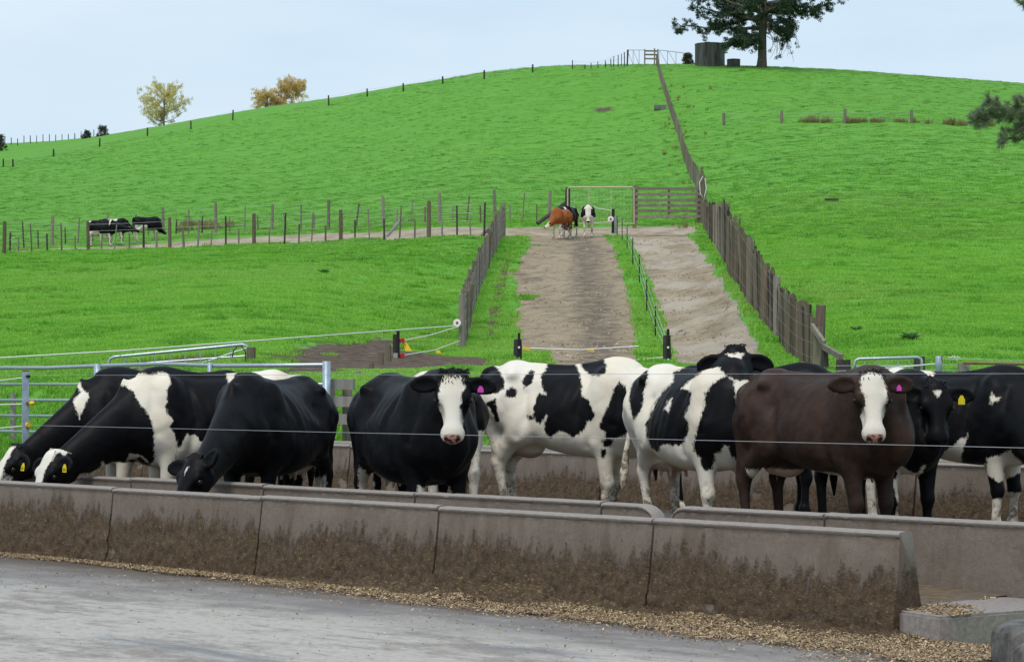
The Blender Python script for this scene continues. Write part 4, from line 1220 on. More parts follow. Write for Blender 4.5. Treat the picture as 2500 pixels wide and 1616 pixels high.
# trough floors
def feed_mat():
    n = NT('feed')
    f = n.noise(30, n.coords((.5, 1, 1)), detail=5, rough=.7); m_ = n.noise(4, detail=4)
    c = n.mix(n.ramp(f, .3, .7), (.06, .04, .025), (.20, .145, .085))
    c = n.mix(n.ramp(m_, .4, .65, 0, .7), c, (.12, .10, .09))
    n.set(Base_Color=c, Roughness=.9); n.bump(f, .8, .02); M['feed'] = n.m
feed_mat()
fl = sheet(-10.4, 1.60, .20, 1.22, .14, 120, 14, .05)
fl.build('trough_floor', M['feed'], FT, True)
sheet(-18.2, 5.9, 8.2, 9.2, .14, 120, 8, .03).build('trough_floor', M['feed'], RT, True)
n = NT('slab_concrete')
f = n.noise(30, detail=6, rough=.75)
n.set(Base_Color=n.mix(n.ramp(f, .3, .7), (.17, .14, .125), (.32, .285, .265)), Roughness=.85); n.bump(f, .4, .01); M['slab_concrete'] = n.m
def slab_end():
    top = .135
    pl = [tuple(W(*q)[:2]) for q in ((1.56, .14), (1.74, .02), (2.02, -.06), (2.10, .40), (2.22, 1.09), (1.56, 1.09))]
    bm = bmesh.new()
    lo = [bm.verts.new((x, y, -.02)) for x, y in pl]; hi = [bm.verts.new((x, y, top)) for x, y in pl]
    bm.faces.new(hi); bm.faces.new(list(reversed(lo)))
    for i in range(len(pl)):
        j = (i+1) % len(pl); bm.faces.new((lo[i], lo[j], hi[j], hi[i]))
    bmesh.ops.recalc_face_normals(bm, faces=bm.faces)
    bmesh.ops.bevel(bm, geom=[e for e in bm.edges if e.verts[0].co.z > .1 and e.verts[1].co.z > .1], offset=.012, segments=2, affect='EDGES')
    me = bpy.data.meshes.new('feed_slab'); bm.to_mesh(me); bm.free()
    tag(link_mesh('feed_slab', me, M['slab_concrete']), kind='structure')
slab_end()
# ------------------------------------------------------------------ timber, steel and wire
def wood_mat(name, a, b, green=0.0):
    n = NT(name)
    g = n.noise(14, n.coords((1, 1, .12)), detail=5, rough=.65); big = n.noise(1.7, detail=3); r = n.rnd()
    c = n.mix(n.ramp(g, .3, .72), a, b)
    c = n.mix(n.math('MULTIPLY', r, .55), c, tuple(x*.45 for x in a))
    c = n.mix(n.ramp(big, .5, .68, 0, .4+green), c, (.075, .085, .045) if green else tuple(x*.7 for x in b))
    n.set(Base_Color=c, Roughness=.85); n.bump(g, .5, .01)
    M[name] = n.m
wood_mat('weathered_wood', (.15, .12, .092), (.34, .30, .255))
wood_mat('mossy_wood', (.13, .105, .07), (.27, .235, .17), .3)
wood_mat('brown_wood', (.085, .060, .040), (.24, .185, .135))
wood_mat('dark_wood', (.035, .030, .028), (.085, .075, .068))
wood_mat('pale_board', (.24, .225, .20), (.42, .40, .365))
simple('galvanised', (.42, .47, .52), .38, .65, .22, 30)
simple('grey_steel', (.33, .40, .47), .45, .35, .25, 14)
simple('pale_pipe', (.50, .40, .30), .5, .2, .25, 20)
simple('rust_pipe', (.22, .12, .07), .6, .2, .4, 20)
simple('wire', (.46, .47, .48), .4, .6, .1, 10)
simple('old_wire', (.24, .22, .20), .6, .4, .2, 10)
simple('black_plastic', (.012, .012, .013), .45, 0, .2, 20)
simple('white_plastic', (.74, .74, .73), .4, 0, .08, 10)
simple('white_rope', (.70, .69, .65), .7, 0, .12, 60)
simple('yellow_plastic', (.72, .50, .02), .45, 0, .1, 20)
simple('red_plastic', (.45, .02, .02), .45, 0, .1, 20)
simple('old_concrete', (.145, .145, .15), .85, 0, .45, 2.5, .3)

_cyl = {}
def post_mesh(n, jag, seed, flare=0.0):
    """unit post: height 1, radius 1; ragged top"""
    key = (n, jag, seed)
    if key in _cyl: return _cyl[key]
    r = random.Random(seed); mb = MB()
    for j, (z, k) in enumerate(((-.12, 1.06), (.3, 1.0), (.7, .96), (1.0, .92))):
        for i in range(n):
            a = 2*math.pi*i/n; q = k*r.uniform(.90, 1.08)
            mb.v.append((q*math.cos(a), q*math.sin(a), z+(r.uniform(-jag, jag*.3) if j == 3 else 0)))
    for j in range(3):
        for i in range(n):
            i2 = (i+1) % n; mb.f.append((j*n+i, j*n+i2, (j+1)*n+i2, (j+1)*n+i))
    mb.f.append(tuple(3*n+i for i in range(n)))
    _cyl[key] = mb.mesh('post'); return _cyl[key]
POSTS = [post_mesh(8, .02, i) for i in range(4)]
BATT = [post_mesh(4, .03, 10+i) for i in range(6)]
def with_mat(me, mat):
    key = me.name+mat
    if key not in _cyl:
        c = me.copy(); c.materials.clear(); c.materials.append(M[mat]); _cyl[key] = c
    return _cyl[key]
def put_post(name, parent, p, h, r, mat, lean=(0, 0), flat=1.0, kind=None, rz=None):
    me = with_mat((BATT if kind == 'batten' else POSTS)[random.randrange(6 if kind == 'batten' else 4)], mat)
    o = bpy.data.objects.new(name, me); COL.objects.link(o)
    o.location = p; o.scale = (r, r*flat, h); o.rotation_euler = (lean[0], lean[1], random.uniform(0, 6) if rz is None else rz)
    if parent is not None:
        o.parent = parent; o.location = Vector(p)-parent.location
    return o
def wires(name, parent, lines, r, mat='wire', n=4, sag=0.0):
    mb = MB()
    for ln in lines:
        pts = [Vector(p)-(parent.location if parent else Vector()) for p in ln]
        if sag and len(pts) == 2:
            a, b = pts; pts = [a.lerp(b, t/6)-Vector((0, 0, sag*4*(t/6)*(1-t/6))) for t in range(7)]
        mb.tube(pts, r, n, cap=False)
    return mb.build(name, M[mat], parent)

# ---- right-hand batten fence beside the farm track
def right_fence():
    ctrl = [(2000, 905, 1.00), (1950, 882, 1.08), (1900, 832, 1.22), (1860, 782, 1.40), (1800, 698, 1.78), (1768, 641, 2.02), (1764, 634, 1.70), (1735, 584, 1.38), (1718, 556, 1.30)]
    P = [gpix(x, y) for x, y, _ in ctrl]
    root = empty('batten_fence', P[0]); tag(root, 'dense grey batten fence running up the right side of the farm track', 'fence')
    L = [0]
    for i in range(1, len(P)): L.append(L[-1]+(P[i]-P[i-1]).length)
    n = min(290, int(L[-1]/.235)); tops = []
    for i in range(n+1):
        t = L[-1]*i/n
        x = np.interp(t, L, [p.x for p in P]); y = np.interp(t, L, [p.y for p in P]); h = np.interp(t, L, [c[2] for c in ctrl])
        z = gz(x, y)
        big = i % 14 == 0
        put_post('post' if big else 'batten', root, Vector((x, y, z)), h*random.uniform(.86, 1.08)+(.06 if big else 0), .085 if big else random.uniform(.038, .058),
                 random.choice(['weathered_wood', 'brown_wood', 'mossy_wood', 'brown_wood', 'dark_wood']), (random.gauss(0, .02), random.gauss(0, .02)), .55 if not big else 1, None if big else 'batten', random.uniform(-.3, .3)+.9)
        tops.append((x, y, z, h))
    for k in (.2, .45, .7, .92):
        wires('wire', root, [[(x-.07, y-.03, z+h*k) for x, y, z, h in tops[::6]]], .0025, 'old_wire')
    # end assembly: lower posts and sagging rails at the yard end
    r2 = empty('rail_end', at(1995, 890, 41)); tag(r2, 'short mossy rails and stub posts stepping down at the near end of the batten fence', 'fence')
    for px, top, base, d, r in ((1997, 797, 905, 41, .10), (2013, 846, 905, 40, .07), (2050, 877, 910, 38.5, .07), (2066, 878, 912, 38, .075)):
        b = at(px, base, d); put_post('post', r2, b, (base-top)/FPX*d, r, 'dark_wood' if px != 1997 else 'mossy_wood', rz=.3)
    for a, b in (((1983, 796, 41.2), (2012, 838, 40)), ((2010, 846, 40), (2055, 872, 38.5))):
        mb = MB(); mb.bar(at(*a)-r2.location, at(*b)-r2.location, .06, .09); mb.build('rail', M['weathered_wood'], r2)
    # up the hill: posts and battens, too small to tell apart beyond the gate
    up = [(1722, 545), (1700, 455), (1690, 440), (1672, 395), (1655, 330), (1640, 285), (1624, 235), (1610, 190), (1603, 160)]
    Q = [gpix(x, y) for x, y in up]
    r3 = empty('hill_fence', Q[0]); tag(r3, 'batten fence climbing the hill from the gate to the crest', 'fence')
    L = [0]
    for i in range(1, len(Q)): L.append(L[-1]+(Q[i]-Q[i-1]).length)
    n = 290; tops = []
    for i in range(n+1):
        t = L[-1]*i/n
        x = np.interp(t, L, [p.x for p in Q]); y = np.interp(t, L, [p.y for p in Q]); z = gz(x, y)
        h = 1.25+.9*math.exp(-((y-126)/7)**2)
        put_post('post' if i % 10 == 0 else 'batten', r3, Vector((x, y, z)), h*random.uniform(.88, 1.08), .12 if i % 10 == 0 else .075, random.choice(['weathered_wood', 'mossy_wood', 'weathered_wood']), (random.gauss(0, .02), random.gauss(0, .02)), .7, 'batten', .9)
        tops.append((x, y, z, h))
    wires('wire', r3, [[(x, y, z+h*k) for x, y, z, h in tops[::8]] for k in (.4, .75)], .008)
    return P
right_fence()

# ---- left netting fence beside the cattle track
def left_fence():
    ctrl = [(1128, 858), (1142, 800), (1160, 735), (1180, 680), (1200, 630), (1215, 600), (1229, 578)]
    P = [gpix(x, y) for x, y in ctrl]
    root = empty('netting_fence', P[0]); tag(root, 'netting and batten fence on the left side of the cattle track', 'fence')
    L = [0]
    for i in range(1, len(P)): L.append(L[-1]+(P[i]-P[i-1]).length)
    def pt(t):
        x = np.interp(t, L, [p.x for p in P]); y = np.interp(t, L, [p.y for p in P]); return Vector((x, y, gz(x, y)))
    n = int(L[-1]/.48); H = 1.28
    for i in range(n+1):
        p = pt(L[-1]*i/n)
        if i == 0: put_post('strainer_post', root, p, (858-717)/FPX*P[0].y, .085, 'weathered_wood')
        elif i == n: put_post('strainer_post', root, p, (578-498)/FPX*P[-1].y, .10, 'weathered_wood')
        else: put_post('post' if i % 7 == 0 else 'batten', root, p, H*random.uniform(.92, 1.04), .075 if i % 7 == 0 else .034, random.choice(['weathered_wood', 'brown_wood', 'mossy_wood']), (random.gauss(0, .03), random.gauss(0, .03)), 1, None if i % 7 == 0 else 'batten')
    m = int(L[-1]/1.0)
    Ls = [pt(L[-1]*i/m)+Vector((.06, 0, 0)) for i in range(m+1)]
    for k in range(8):
        wires('wire', root, [[p+Vector((0, 0, .12+k*.155)) for p in Ls]], .0035, 'old_wire')
    lines = []
    q = int(L[-1]/.33)
    for i in range(q):
        p = pt(L[-1]*i/q)+Vector((.06, 0, 0)); p2 = pt(min(L[-1], L[-1]*(i+2.2)/q))+Vector((.06, 0, 0))
        lines.append([p+Vector((0, 0, .1)), p2+Vector((0, 0, 1.2))])
        lines.append([p+Vector((0, 0, 1.2)), p2+Vector((0, 0, .1))])
    wires('netting', root, lines, .0032, 'old_wire', n=3)
    # stay on the far corner
    b = gpix(1195, 590); mb = MB(); mb.bar(at(1160, 592, P[-1].y-3)-root.location, at(1205, 545, P[-1].y-1)-root.location, .12, .12); mb.build('stay', M['weathered_wood'], root)
    # white insulator disc with a red centre on the near strainer
    d = P[0].y-.15
    dr = empty('gate_insulator', at(1116, 788, d)); tag(dr, 'white round gate insulator with a red centre on the near strainer post', 'insulator')
    mb = MB(); mb.disc((0, 0, 0), (-.15, -1, .05), .085, .03, 20); mb.build('disc', M['white_plastic'], dr)
    mb = MB(); mb.disc((.0, -.02, 0), (-.15, -1, .05), .03, .02, 12); mb.build('centre', M['red_plastic'], dr)
left_fence()

# ---- fences along the race
def race_fence(name, label, base, px0, px1, step, big_every, mat_big, hb, ht, hs, off=0):
    B = [gpix(x, y) for x, y in base]
    bx = [b[0] for b in base]
    root = empty(name, B[0]); tag(root, label, 'fence')
    px = px0; i = off; pts = []
    while px <= px1:
        d = float(np.interp(px, bx, [p.y for p in B])); p = gp(px, d)
        if i % big_every == 0:
            put_post('post', root, p, hb*random.uniform(.92, 1.06), .09, mat_big, (random.gauss(0, .02), random.gauss(0, .02)))
        else:
            put_post('batten', root, p, (ht if i % 2 == 0 else hs)*random.uniform(.9, 1.1), random.uniform(.042, .06), random.choice(['dark_wood', 'weathered_wood', 'mossy_wood', 'weathered_wood']), (random.gauss(0, .035), random.gauss(0, .05)), .8, 'batten')
        pts.append(p); px += step*random.uniform(.9, 1.1); i += 1
    for k in (.25, .5, .75, 1.0):
        wires('wire', root, [[p+Vector((0, 0, hb*.85*k)) for p in pts]], .0055)
    return root
near = race_fence('race_fence', 'post and batten fence along the near side of the race', [(0, 622), (200, 613), (400, 605), (560, 599), (800, 591), (950, 585), (1060, 583), (1160, 580), (1228, 578)], 10, 1222, 34.5, 6, 'brown_wood', 1.55, 1.35, .85)
race_fence('race_fence', 'post and batten fence along the far side of the race', [(0, 612), (100, 606), (200, 594), (400, 571), (560, 566), (700, 561), (850, 557), (1000, 549), (1180, 547), (1240, 543), (1380, 546)], 24, 1375, 33.5, 4, 'weathered_wood', 1.65, 1.4, .95, 1)
for a, b, lab in (((932, 592, 112), (982, 533, 113), 'pale diagonal stay propping a race fence post'), ((1312, 546, 117.5), (1386, 492, 118.5), 'dark diagonal stay leaning on the pipe gate post')):
    pa = at(*a); mb = MB(); mb.tube([(0, 0, 0), at(*b)-pa], .10 if a[0] > 1000 else .075, 8)
    tag(mb.build('stay_pole', M['dark_wood' if a[0] > 1000 else 'pale_board'], None, False, pa), lab, 'pole')

# ---- gates where the tracks meet the race
def far_gates():
    d = 118.0; z = lambda py: at(0, py, d).z
    def X(px): return (px-1250)/FPX*d
    g = empty('pipe_gate', at(1466, 548, d)); tag(g, 'tall open pipe gate frame beside the wooden gate', 'gate')
    o = g.location
    mb = MB(); rr = .035
    mb.tube([at(1386, 548, d)-o, at(1386, 462, d)-o, at(1390, 457.5, d)-o, at(1543, 457, d)-o, at(1548, 461, d)-o, at(1548, 548, d)-o], rr, 8); mb.build('frame', M['pale_pipe'], g)
    for px in (1438, 1492):
        mb = MB(); mb.tube([at(px, 548, d)-o, at(px, 458, d)-o], .022, 6); mb.build('upright', M['pale_pipe'], g)
    mb = MB(); mb.tube([at(1386, 546, d)-o, at(1548, 546, d)-o], .022, 6); mb.build('bottom_rail', M['pale_pipe'], g)
    lines = [[at(1386+162*i/20, 547, d), at(1386+162*i/20, 458, d)] for i in range(1, 20)]+[[at(1387, y, d), at(1548, y, d)] for y in (470, 485, 500, 515, 530)]
    wires('mesh', g, lines, .0035, n=3)
    put_post('gate_post', g, at(1386, 552, d+.25), 95/FPX*d, .13, 'dark_wood')
    w = empty('wooden_gate', at(1633, 545, d)); tag(w, 'grey wooden gate with six horizontal boards at the top of the tracks', 'gate'); o = w.location
    for i, py in enumerate((461, 475, 489, 502, 515, 529)):
        mb = MB(); mb.bar(at(1551, py+random.uniform(-.5, .5), d)-o, at(1713, py+random.uniform(-.5, .5), d)-o, .035, .125); mb.build('board', M['weathered_wood'], w)
    for px in (1553, 1633, 1708):
        mb = MB(); mb.bar(at(px, 455 if px != 1633 else 459, d+.06)-o, at(px, 545 if px != 1633 else 533, d+.06)-o, .04, .16 if px != 1633 else .12, (1, 0, 0)); mb.build('upright', M['weathered_wood'], w)
    put_post('gate_post', w, at(1549, 552, d+.1), 98/FPX*d, .10, 'rust_pipe' if False else 'mossy_wood')
    p = empty('strainer_post', at(1716, 555, d-.3)); tag(p, 'tall strainer post with a looped white rope at the right end of the wooden gate', 'post')
    put_post('post', p, at(1716, 555, d-.3), 128/FPX*d, .12, 'mossy_wood'); put_post('post', p, at(1704, 540, d+2), 112/FPX*d, .10, 'weathered_wood')
    q = at(1716, 430, d-.5)-p.location
    mb = MB(); mb.tube([q+Vector((.0, 0, -.02)), q+Vector((-.16, 0, -.3)), q+Vector((-.12, 0, -.85)), q+Vector((.05, 0, -1.1)), q+Vector((.16, 0, -.6)), q+Vector((.1, 0, -.1))], .02, 5); mb.build('rope', M['white_rope'], p)
    s = empty('black_post', at(1500, 563, 108)); tag(s, 'black post with a white insulator disc in the grass strip between the tracks', 'post'); o = s.location
    put_post('post', s, at(1497, 563, 108), 53/FPX*108, .075, 'black_plastic'); put_post('post', s, at(1502, 566, 108), 38/FPX*108, .085, 'pale_board')
    mb = MB(); mb.disc(at(1491, 535, 107.7)-o, (0, -1, 0), .13, .03, 18); dd = mb.build('disc', M['white_plastic'], s)
    mb = MB(); mb.disc(at(1491, 535, 107.66)-o, (0, -1, 0), .045, .03, 12); mb.build('centre', M['red_plastic'], s)
    wires('rope', s, [[at(1497, 515, 108), at(1455, 508, 112), at(1444, 503, 113)], [at(1497, 541, 108), at(1450, 543, 112)]], .014, 'white_rope')
far_gates()

# ---- electric fence standards between the two tracks
prev = []
for i, (px, top, base) in enumerate(((1507, 529, 582), (1519, 535, 589), (1531, 550, 608), (1545, 581, 651), (1561, 622, 694), (1579, 683, 764), (1600, 748, 826))):
    g = gpix(px, base)
    o = put_post('fence_standard', None, g, (base-top)/FPX*g.y, .020, 'black_plastic', kind='batten')
    tag(o, ['black fence standard nearest the disc post in the grass strip', 'second black fence standard below the disc post', 'third black fence standard below the disc post', 'middle black fence standard of the grass strip',
            'third black fence standard up from the herd in the grass strip', 'second black fence standard up from the herd in the grass strip', 'black fence standard nearest the herd in the grass strip'][i], 'fence post', 'standards of the electric fence between the tracks')
    prev.append((g, (base-top)/FPX*g.y))
endp = at(1628, 870, 46)
st = empty('electric_wires', prev[0][0]); tag(st, 'thin electric wires strung along the black standards between the tracks', 'wire')
for k in (.35, .65, .92):
    wires('wire', st, [[g+Vector((0, 0, h*k)) for g, h in prev]+[at(1628, 880-55*k, 46)]], .005)
# stout black posts at the foot of the tracks
for px, top, base, d, r, lab in ((1264, 828, 893, 47, .085, 'stout dark post with an insulator rod at the foot of the cattle track'), (1628, 818, 893, 46, .085, 'stout dark post at the foot of the grass strip between the tracks')):
    p = empty('track_post', at(px, base, d)); tag(p, lab, 'post')
    put_post('post', p, at(px, base, d), (base-top)/FPX*d, r, 'dark_wood')
    mb = MB(); mb.tube([at(px+3, base-5, d-.12)-p.location, at(px+3, top-15, d-.12)-p.location], .028, 6); mb.build('insulator_rod', M['black_plastic'], p)
    for yy in (848, 878):
        mb = MB(); mb.disc(at(px+3, yy, d-.16)-p.location, (0, -1, 0), .022, .03, 8); mb.build('insulator', M['white_plastic'], p)
rp = empty('rope_gate', at(1275, 846, 46.8)); tag(rp, 'white electric rope slung across the foot of the cattle track', 'rope')
wires('rope', rp, [[at(1290, 850, 46.8), at(1420, 854, 46.5), at(1560, 845, 46)], [at(1500, 884, 46.5), at(1622, 872, 46)]], .011, 'white_rope')
for px, py in ((1283, 849), (1440, 853)):
    mb = MB(); mb.bar(at(px-7, py, 46.6)-rp.location, at(px+10, py+3, 46.6)-rp.location, .05, .05); mb.build('handle', M['yellow_plastic'], rp)

# ---- yard fence, left: galvanised pipe rails
def pipe_rails():
    def L_(px, py, o=9.9):
        q = (px-1250)/FPX; a = P0+NV*o
        s = (q*a[1]-a[0])/(WV[0]-q*WV[1]); d = a[1]+WV[1]*s
        return at(px, py, d)
    root = empty('pipe_rail_fence', L_(238, 1080)); tag(root, 'galvanised pipe rail fence behind the grazing cows', 'fence'); o = root.location
    for pts, r in (([(-80, 898), (120, 898), (240, 893), (390, 888), (540, 893), (792, 891)], .027), ([(-80, 938), (240, 938), (792, 938)], .020), ([(-80, 977), (240, 977), (792, 980)], .023), ([(-80, 1014), (240, 1016), (792, 1024)], .020), ([(-80, 1052), (240, 1056), (792, 1068)], .022)):
        mb = MB(); mb.tube([L_(*p)-o for p in pts], r, 8); mb.build('rail', M['galvanised'], root, True)
    for px, top in ((238, 888), (797, 882), (-70, 890), (512, 885)):
        mb = MB(); a = L_(px, top, 9.85); b = Vector((a.x, a.y, 0))
        mb.tube([b-o, a-o], .052 if px != 512 else .03, 10); mb.build('post', M['grey_steel'], root, True)
    # short timber rails past the last post
    w = empty('timber_rail_panel', L_(828, 1070)); tag(w, 'short panel of grey timber rails right of the pipe rail fence', 'fence'); o = w.location
    for y0 in (937, 979, 1022):
        mb = MB(); mb.bar(L_(800, y0, 10.0)-o, L_(864, y0+2, 10.0)-o, .04, .13); mb.build('rail', M['pale_board'], w)
    for px in (806, 848):
        mb = MB(); a = L_(px, 928, 10.18); mb.bar(Vector((a.x, a.y, .2))-o, a-o, .12, .12, (1, 0, 0)); mb.build('post', M['weathered_wood'], w)
    # tilted mesh gate behind
    g = empty('mesh_gate', at(440, 905, 39)); tag(g, 'galvanised mesh gate standing at a slant behind the pipe rails', 'gate'); o = g.location
    d = 39.0
    mb = MB(); mb.tube([at(266, 916, d)-o, at(266, 882, d)-o, at(270, 875, d)-o, at(280, 871, d)-o, at(592, 841, d)-o, at(603, 845, d)-o, at(606, 856, d)-o, at(606, 905, d)-o], .024, 8); mb.build('frame', M['galvanised'], g, True)
    for px in range(304, 600, 37):
        t = (px-280)/312
        mb = MB(); mb.tube([at(px, 871-30*t, d)-o, at(px, 915-12*t, d)-o], .010, 5); mb.build('mesh_bar', M['galvanised'], g)
    for a, b in ((892, 868), (913, 893)):
        mb = MB(); mb.tube([at(266, a, d)-o, at(606, b, d)-o], .009, 5); mb.build('mesh_bar', M['galvanised'], g)
    mb = MB(); mb.tube([at(430, 907, d-.1)-o, at(606, 848, d-.1)-o], .008, 5); mb.build('brace', M['galvanised'], g)
    put = empty('wooden_post', at(613, 905, 38.8)); tag(put, 'square wooden post at the high end of the mesh gate', 'post')
    put_post('post', put, at(613, 905, 38.8), 58/FPX*38.8, .075, 'mossy_wood', rz=.78)
    mb = MB(); q = at(600, 890, 38.5); mb.tube([at(600, 892, 38.5)-put.location, at(599, 858, 38.5)-put.location, at(590, 845, 38.5)-put.location, at(578, 846, 38.5)-put.location, at(570, 856, 38.5)-put.location, at(567, 872, 38.5)-put.location], .010, 6); mb.build('cable_loop', M['black_plastic'], put)
    s = empty('wooden_post', at(32, 1060, 36.5)); tag(s, 'thin pale wooden post behind the pipe rails at the left edge', 'post')
    put_post('post', s, at(32, 1060, 36.5), 100/FPX*36.5, .045, 'pale_board')
pipe_rails()

# white electric ropes and the little receding posts
rope = empty('electric_rope', at(0, 873, 44)); tag(rope, 'long white electric rope sloping up to the near strainer post', 'rope')
wires('rope', rope, [[at(-60, 877, 37), at(300, 856, 39), at(700, 826, 43), at(1114, 795, 54.6)]], .011, 'white_rope')
r2 = empty('rope_gate', at(985, 830, 46)); tag(r2, 'pair of white rope gates with yellow flags left of the near strainer post', 'rope')
wires('rope', r2, [[at(985, 831, 46), at(1050, 818, 50), at(1120, 797, 54.7)], [at(985, 867, 46), at(1060, 855, 50), at(1122, 832, 54.7)]], .010, 'white_rope')
for (x, y, d) in ((987, 835, 46), (1068, 855, 50)):
    mb = MB(); a = at(x, y, d-.05); mb.quadbox([a+Vector(v)-r2.location for v in ((-.04, -.006, 0), (.04, -.006, 0), (.04, .006, 0), (-.04, .006, 0), (.03, -.03, -.17), (.15, -.03, -.17), (.15, -.018, -.17), (.03, -.018, -.17))]); mb.build('flag', M['yellow_plastic'], r2)
for (x, y) in ((982, 831), (982, 868)):
    mb = MB(); mb.disc(at(x, y, 45.9)-r2.location, (.3, -1, 0), .045, .05, 10); mb.build('handle', M['red_plastic'], r2)
for i, (px, top, base, d, r, m_) in enumerate(((874, 905, 960, 36, .04, 'pale_board'), (907, 886, 930, 38.5, .045, 'mossy_wood'), (931, 860, 920, 41, .045, 'mossy_wood'), (949, 841, 910, 43.5, .05, 'mossy_wood'), (967, 816, 905, 46, .065, 'dark_wood'))):
    p = empty('stub_post', at(px, base, d)); tag(p, ['short pale post nearest the timber rails', 'second small post from the timber rails', 'third small post from the timber rails', 'fourth small post from the timber rails', 'dark post with an insulator rod carrying the rope gates'][i], 'post', 'small posts receding behind the white-faced cow')
    put_post('post', p, at(px, base, d), (base-top)/FPX*d, r, m_)
    if i == 4:
        mb = MB(); mb.tube([at(972, 905, d-.1)-p.location, at(972, 808, d-.1)-p.location], .034, 6); mb.build('insulator_rod', M['black_plastic'], p)
        mb = MB(); mb.tube([at(966, 905, d-.12)-p.location, at(966, 862, d-.12)-p.location], .05, 8); mb.build('pale_sleeve', M['pale_board'], p)
cap = empty('metal_cap', at(963, 905, 40)); tag(cap, 'round galvanised cap on a post behind the white-faced cow', 'post')
mb = MB(); mb.tube([(0, 0, -.3), (0, 0, .02), (0, 0, .035)], [.055, .055, .045], 14); mb.build('cap', M['galvanised'], cap, True)

# ---- yard fence, right
def right_yard():
    d = 36.0
    g = empty('mesh_gate', at(2168, 925, d)); tag(g, 'galvanised gate top behind the brown cow on the right', 'gate'); o = g.location
    mb = MB(); mb.tube([at(2083, 925, d)-o, at(2087, 885, d)-o, at(2090, 879, d)-o, at(2098, 876, d)-o, at(2240, 872, d)-o, at(2248, 876, d)-o, at(2250, 884, d)-o, at(2250, 925, d)-o], .022, 8); mb.build('frame', M['galvanised'], g, True)
    for px in range(2112, 2245, 27):
        mb = MB(); mb.tube([at(px, 876, d)-o, at(px, 925, d)-o], .008, 5); mb.build('mesh_bar', M['galvanised'], g)
    mb = MB(); mb.tube([at(2086, 895, d)-o, at(2250, 893, d)-o], .007, 5); mb.build('mesh_bar', M['galvanised'], g)
    put_post('gate_post', g, at(2244, 930, d+.3), 60/FPX*d, .09, 'dark_wood', rz=.78)
    p = empty('steel_post', at(2292, 930, 33)); tag(p, 'blue grey steel post with a cable loop above the heart-marked cow', 'post'); o = p.location
    mb = MB(); mb.tube([at(2292, 930, 33)-o, at(2292, 872, 33)-o, at(2292, 869.5, 33)-o], [.046, .046, .036], 12); mb.build('post', M['grey_steel'], p, True)
    mb = MB(); mb.tube([at(2301, 884, 32.9)-o, at(2298, 872, 32.8)-o, at(2306, 866, 32.8)-o, at(2318, 867, 32.8)-o, at(2326, 873, 32.8)-o], .005, 5); mb.build('cable', M['black_plastic'], p)
    mb = MB(); rr = random.Random(4)
    for i in range(9):
        a = at(2330+rr.uniform(-12, 12), 876+rr.uniform(-4, 4), 32.8+rr.uniform(-.03, .03))-o; b = a+Vector((rr.uniform(-.06, .06), rr.uniform(-.03, .03), rr.uniform(-.02, .02)))
        mb.tube([a, (a+b)/2+Vector((0, 0, .012)), b], .006, 4)
    mb.build('wire_bundle', M['white_rope'], p)
    q = empty('pipe_rail_fence', at(2352, 930, 33.5)); tag(q, 'rail fence with a squared timber post at the right edge', 'fence'); o = q.location
    mb = MB(); mb.box(at(2353, 910, 33.5)-o, .14, .14, .26); mb.build('post', M['pale_board'], q)
    mb = MB(); mb.tube([at(2353, 886, 33.4)-o, at(3300, 905, 30)-o], .018, 8); mb.build('rail', M['rust_pipe'], q)
    mb = MB(); mb.tube([at(2365, 917, 33.4)-o, at(3300, 938, 30)-o], .018, 8); mb.build('rail', M['galvanised'], q)
    for px in (2440, 2482, 2760, 3050):
        mb = MB(); mb.tube([at(px, 1020, 32.7)-o, at(px, 920 if px == 2482 else 905, 32.7)-o], .02, 8); mb.build('post', M['galvanised'], q)
    r = empty('electric_rope', at(2070, 905, 34)); tag(r, 'white electric rope running to the blue grey steel post', 'rope')
    wires('rope', r, [[at(2060, 906, 34.5), at(2180, 898, 33.5), at(2284, 888, 33)]], .009, 'white_rope')
    w = empty('fence_wires', at(2300, 876, 36)); tag(w, 'thin wires strung past the steel post to the right edge', 'wire')
    wires('wire', w, [[at(2296, 876, 33), at(2560, 880, 33)], [at(2040, 905, 36), at(2560, 903, 34)], [at(2040, 893, 36), at(2560, 888, 36)]], .004)
right_yard()
# ------------------------------------------------------------------ trees, tanks and fences on the skyline
def leaf_mat(name, a, b, rough=.6, trans=.3):
    n = NT(name); r = n.noise(1.3, detail=3); q = n.attr('rv')
    c = n.mix(q, a, b)
    c = n.mix(n.ramp(r, .35, .65, 0, .4), c, tuple(x*.6 for x in a))
    t = n.t; tr = t.nodes.new('ShaderNodeBsdfTranslucent'); t.links.new(c, tr.inputs['Color'])
    mx = t.nodes.new('ShaderNodeMixShader'); mx.inputs[0].default_value = trans
    t.links.new(n.b.outputs[0], mx.inputs[1]); t.links.new(tr.outputs[0], mx.inputs[2]); t.links.new(mx.outputs[0], n.out.inputs['Surface'])
    n.set(Base_Color=c, Roughness=rough); M[name] = n.m
leaf_mat('pine_needles', (.034, .062, .040), (.085, .125, .075), trans=.2)
leaf_mat('pine_needles_near', (.20, .27, .15), (.36, .42, .26), trans=.5)
leaf_mat('autumn_leaf', (.80, .66, .26), (.66, .60, .26), trans=.5)
leaf_mat('autumn_leaf_orange', (.82, .58, .24), (.70, .56, .24), trans=.5)
leaf_mat('dark_shrub', (.035, .050, .032), (.075, .09, .05))
leaf_mat('brown_shrub', (.09, .07, .035), (.05, .06, .025))
leaf_mat('weed', (.11, .27, .08), (.20, .33, .11))
simple('bark', (.13, .105, .085), .9, 0, .4, 5, .5)
simple('twig', (.22, .18, .13), .9, 0, .3, 5)

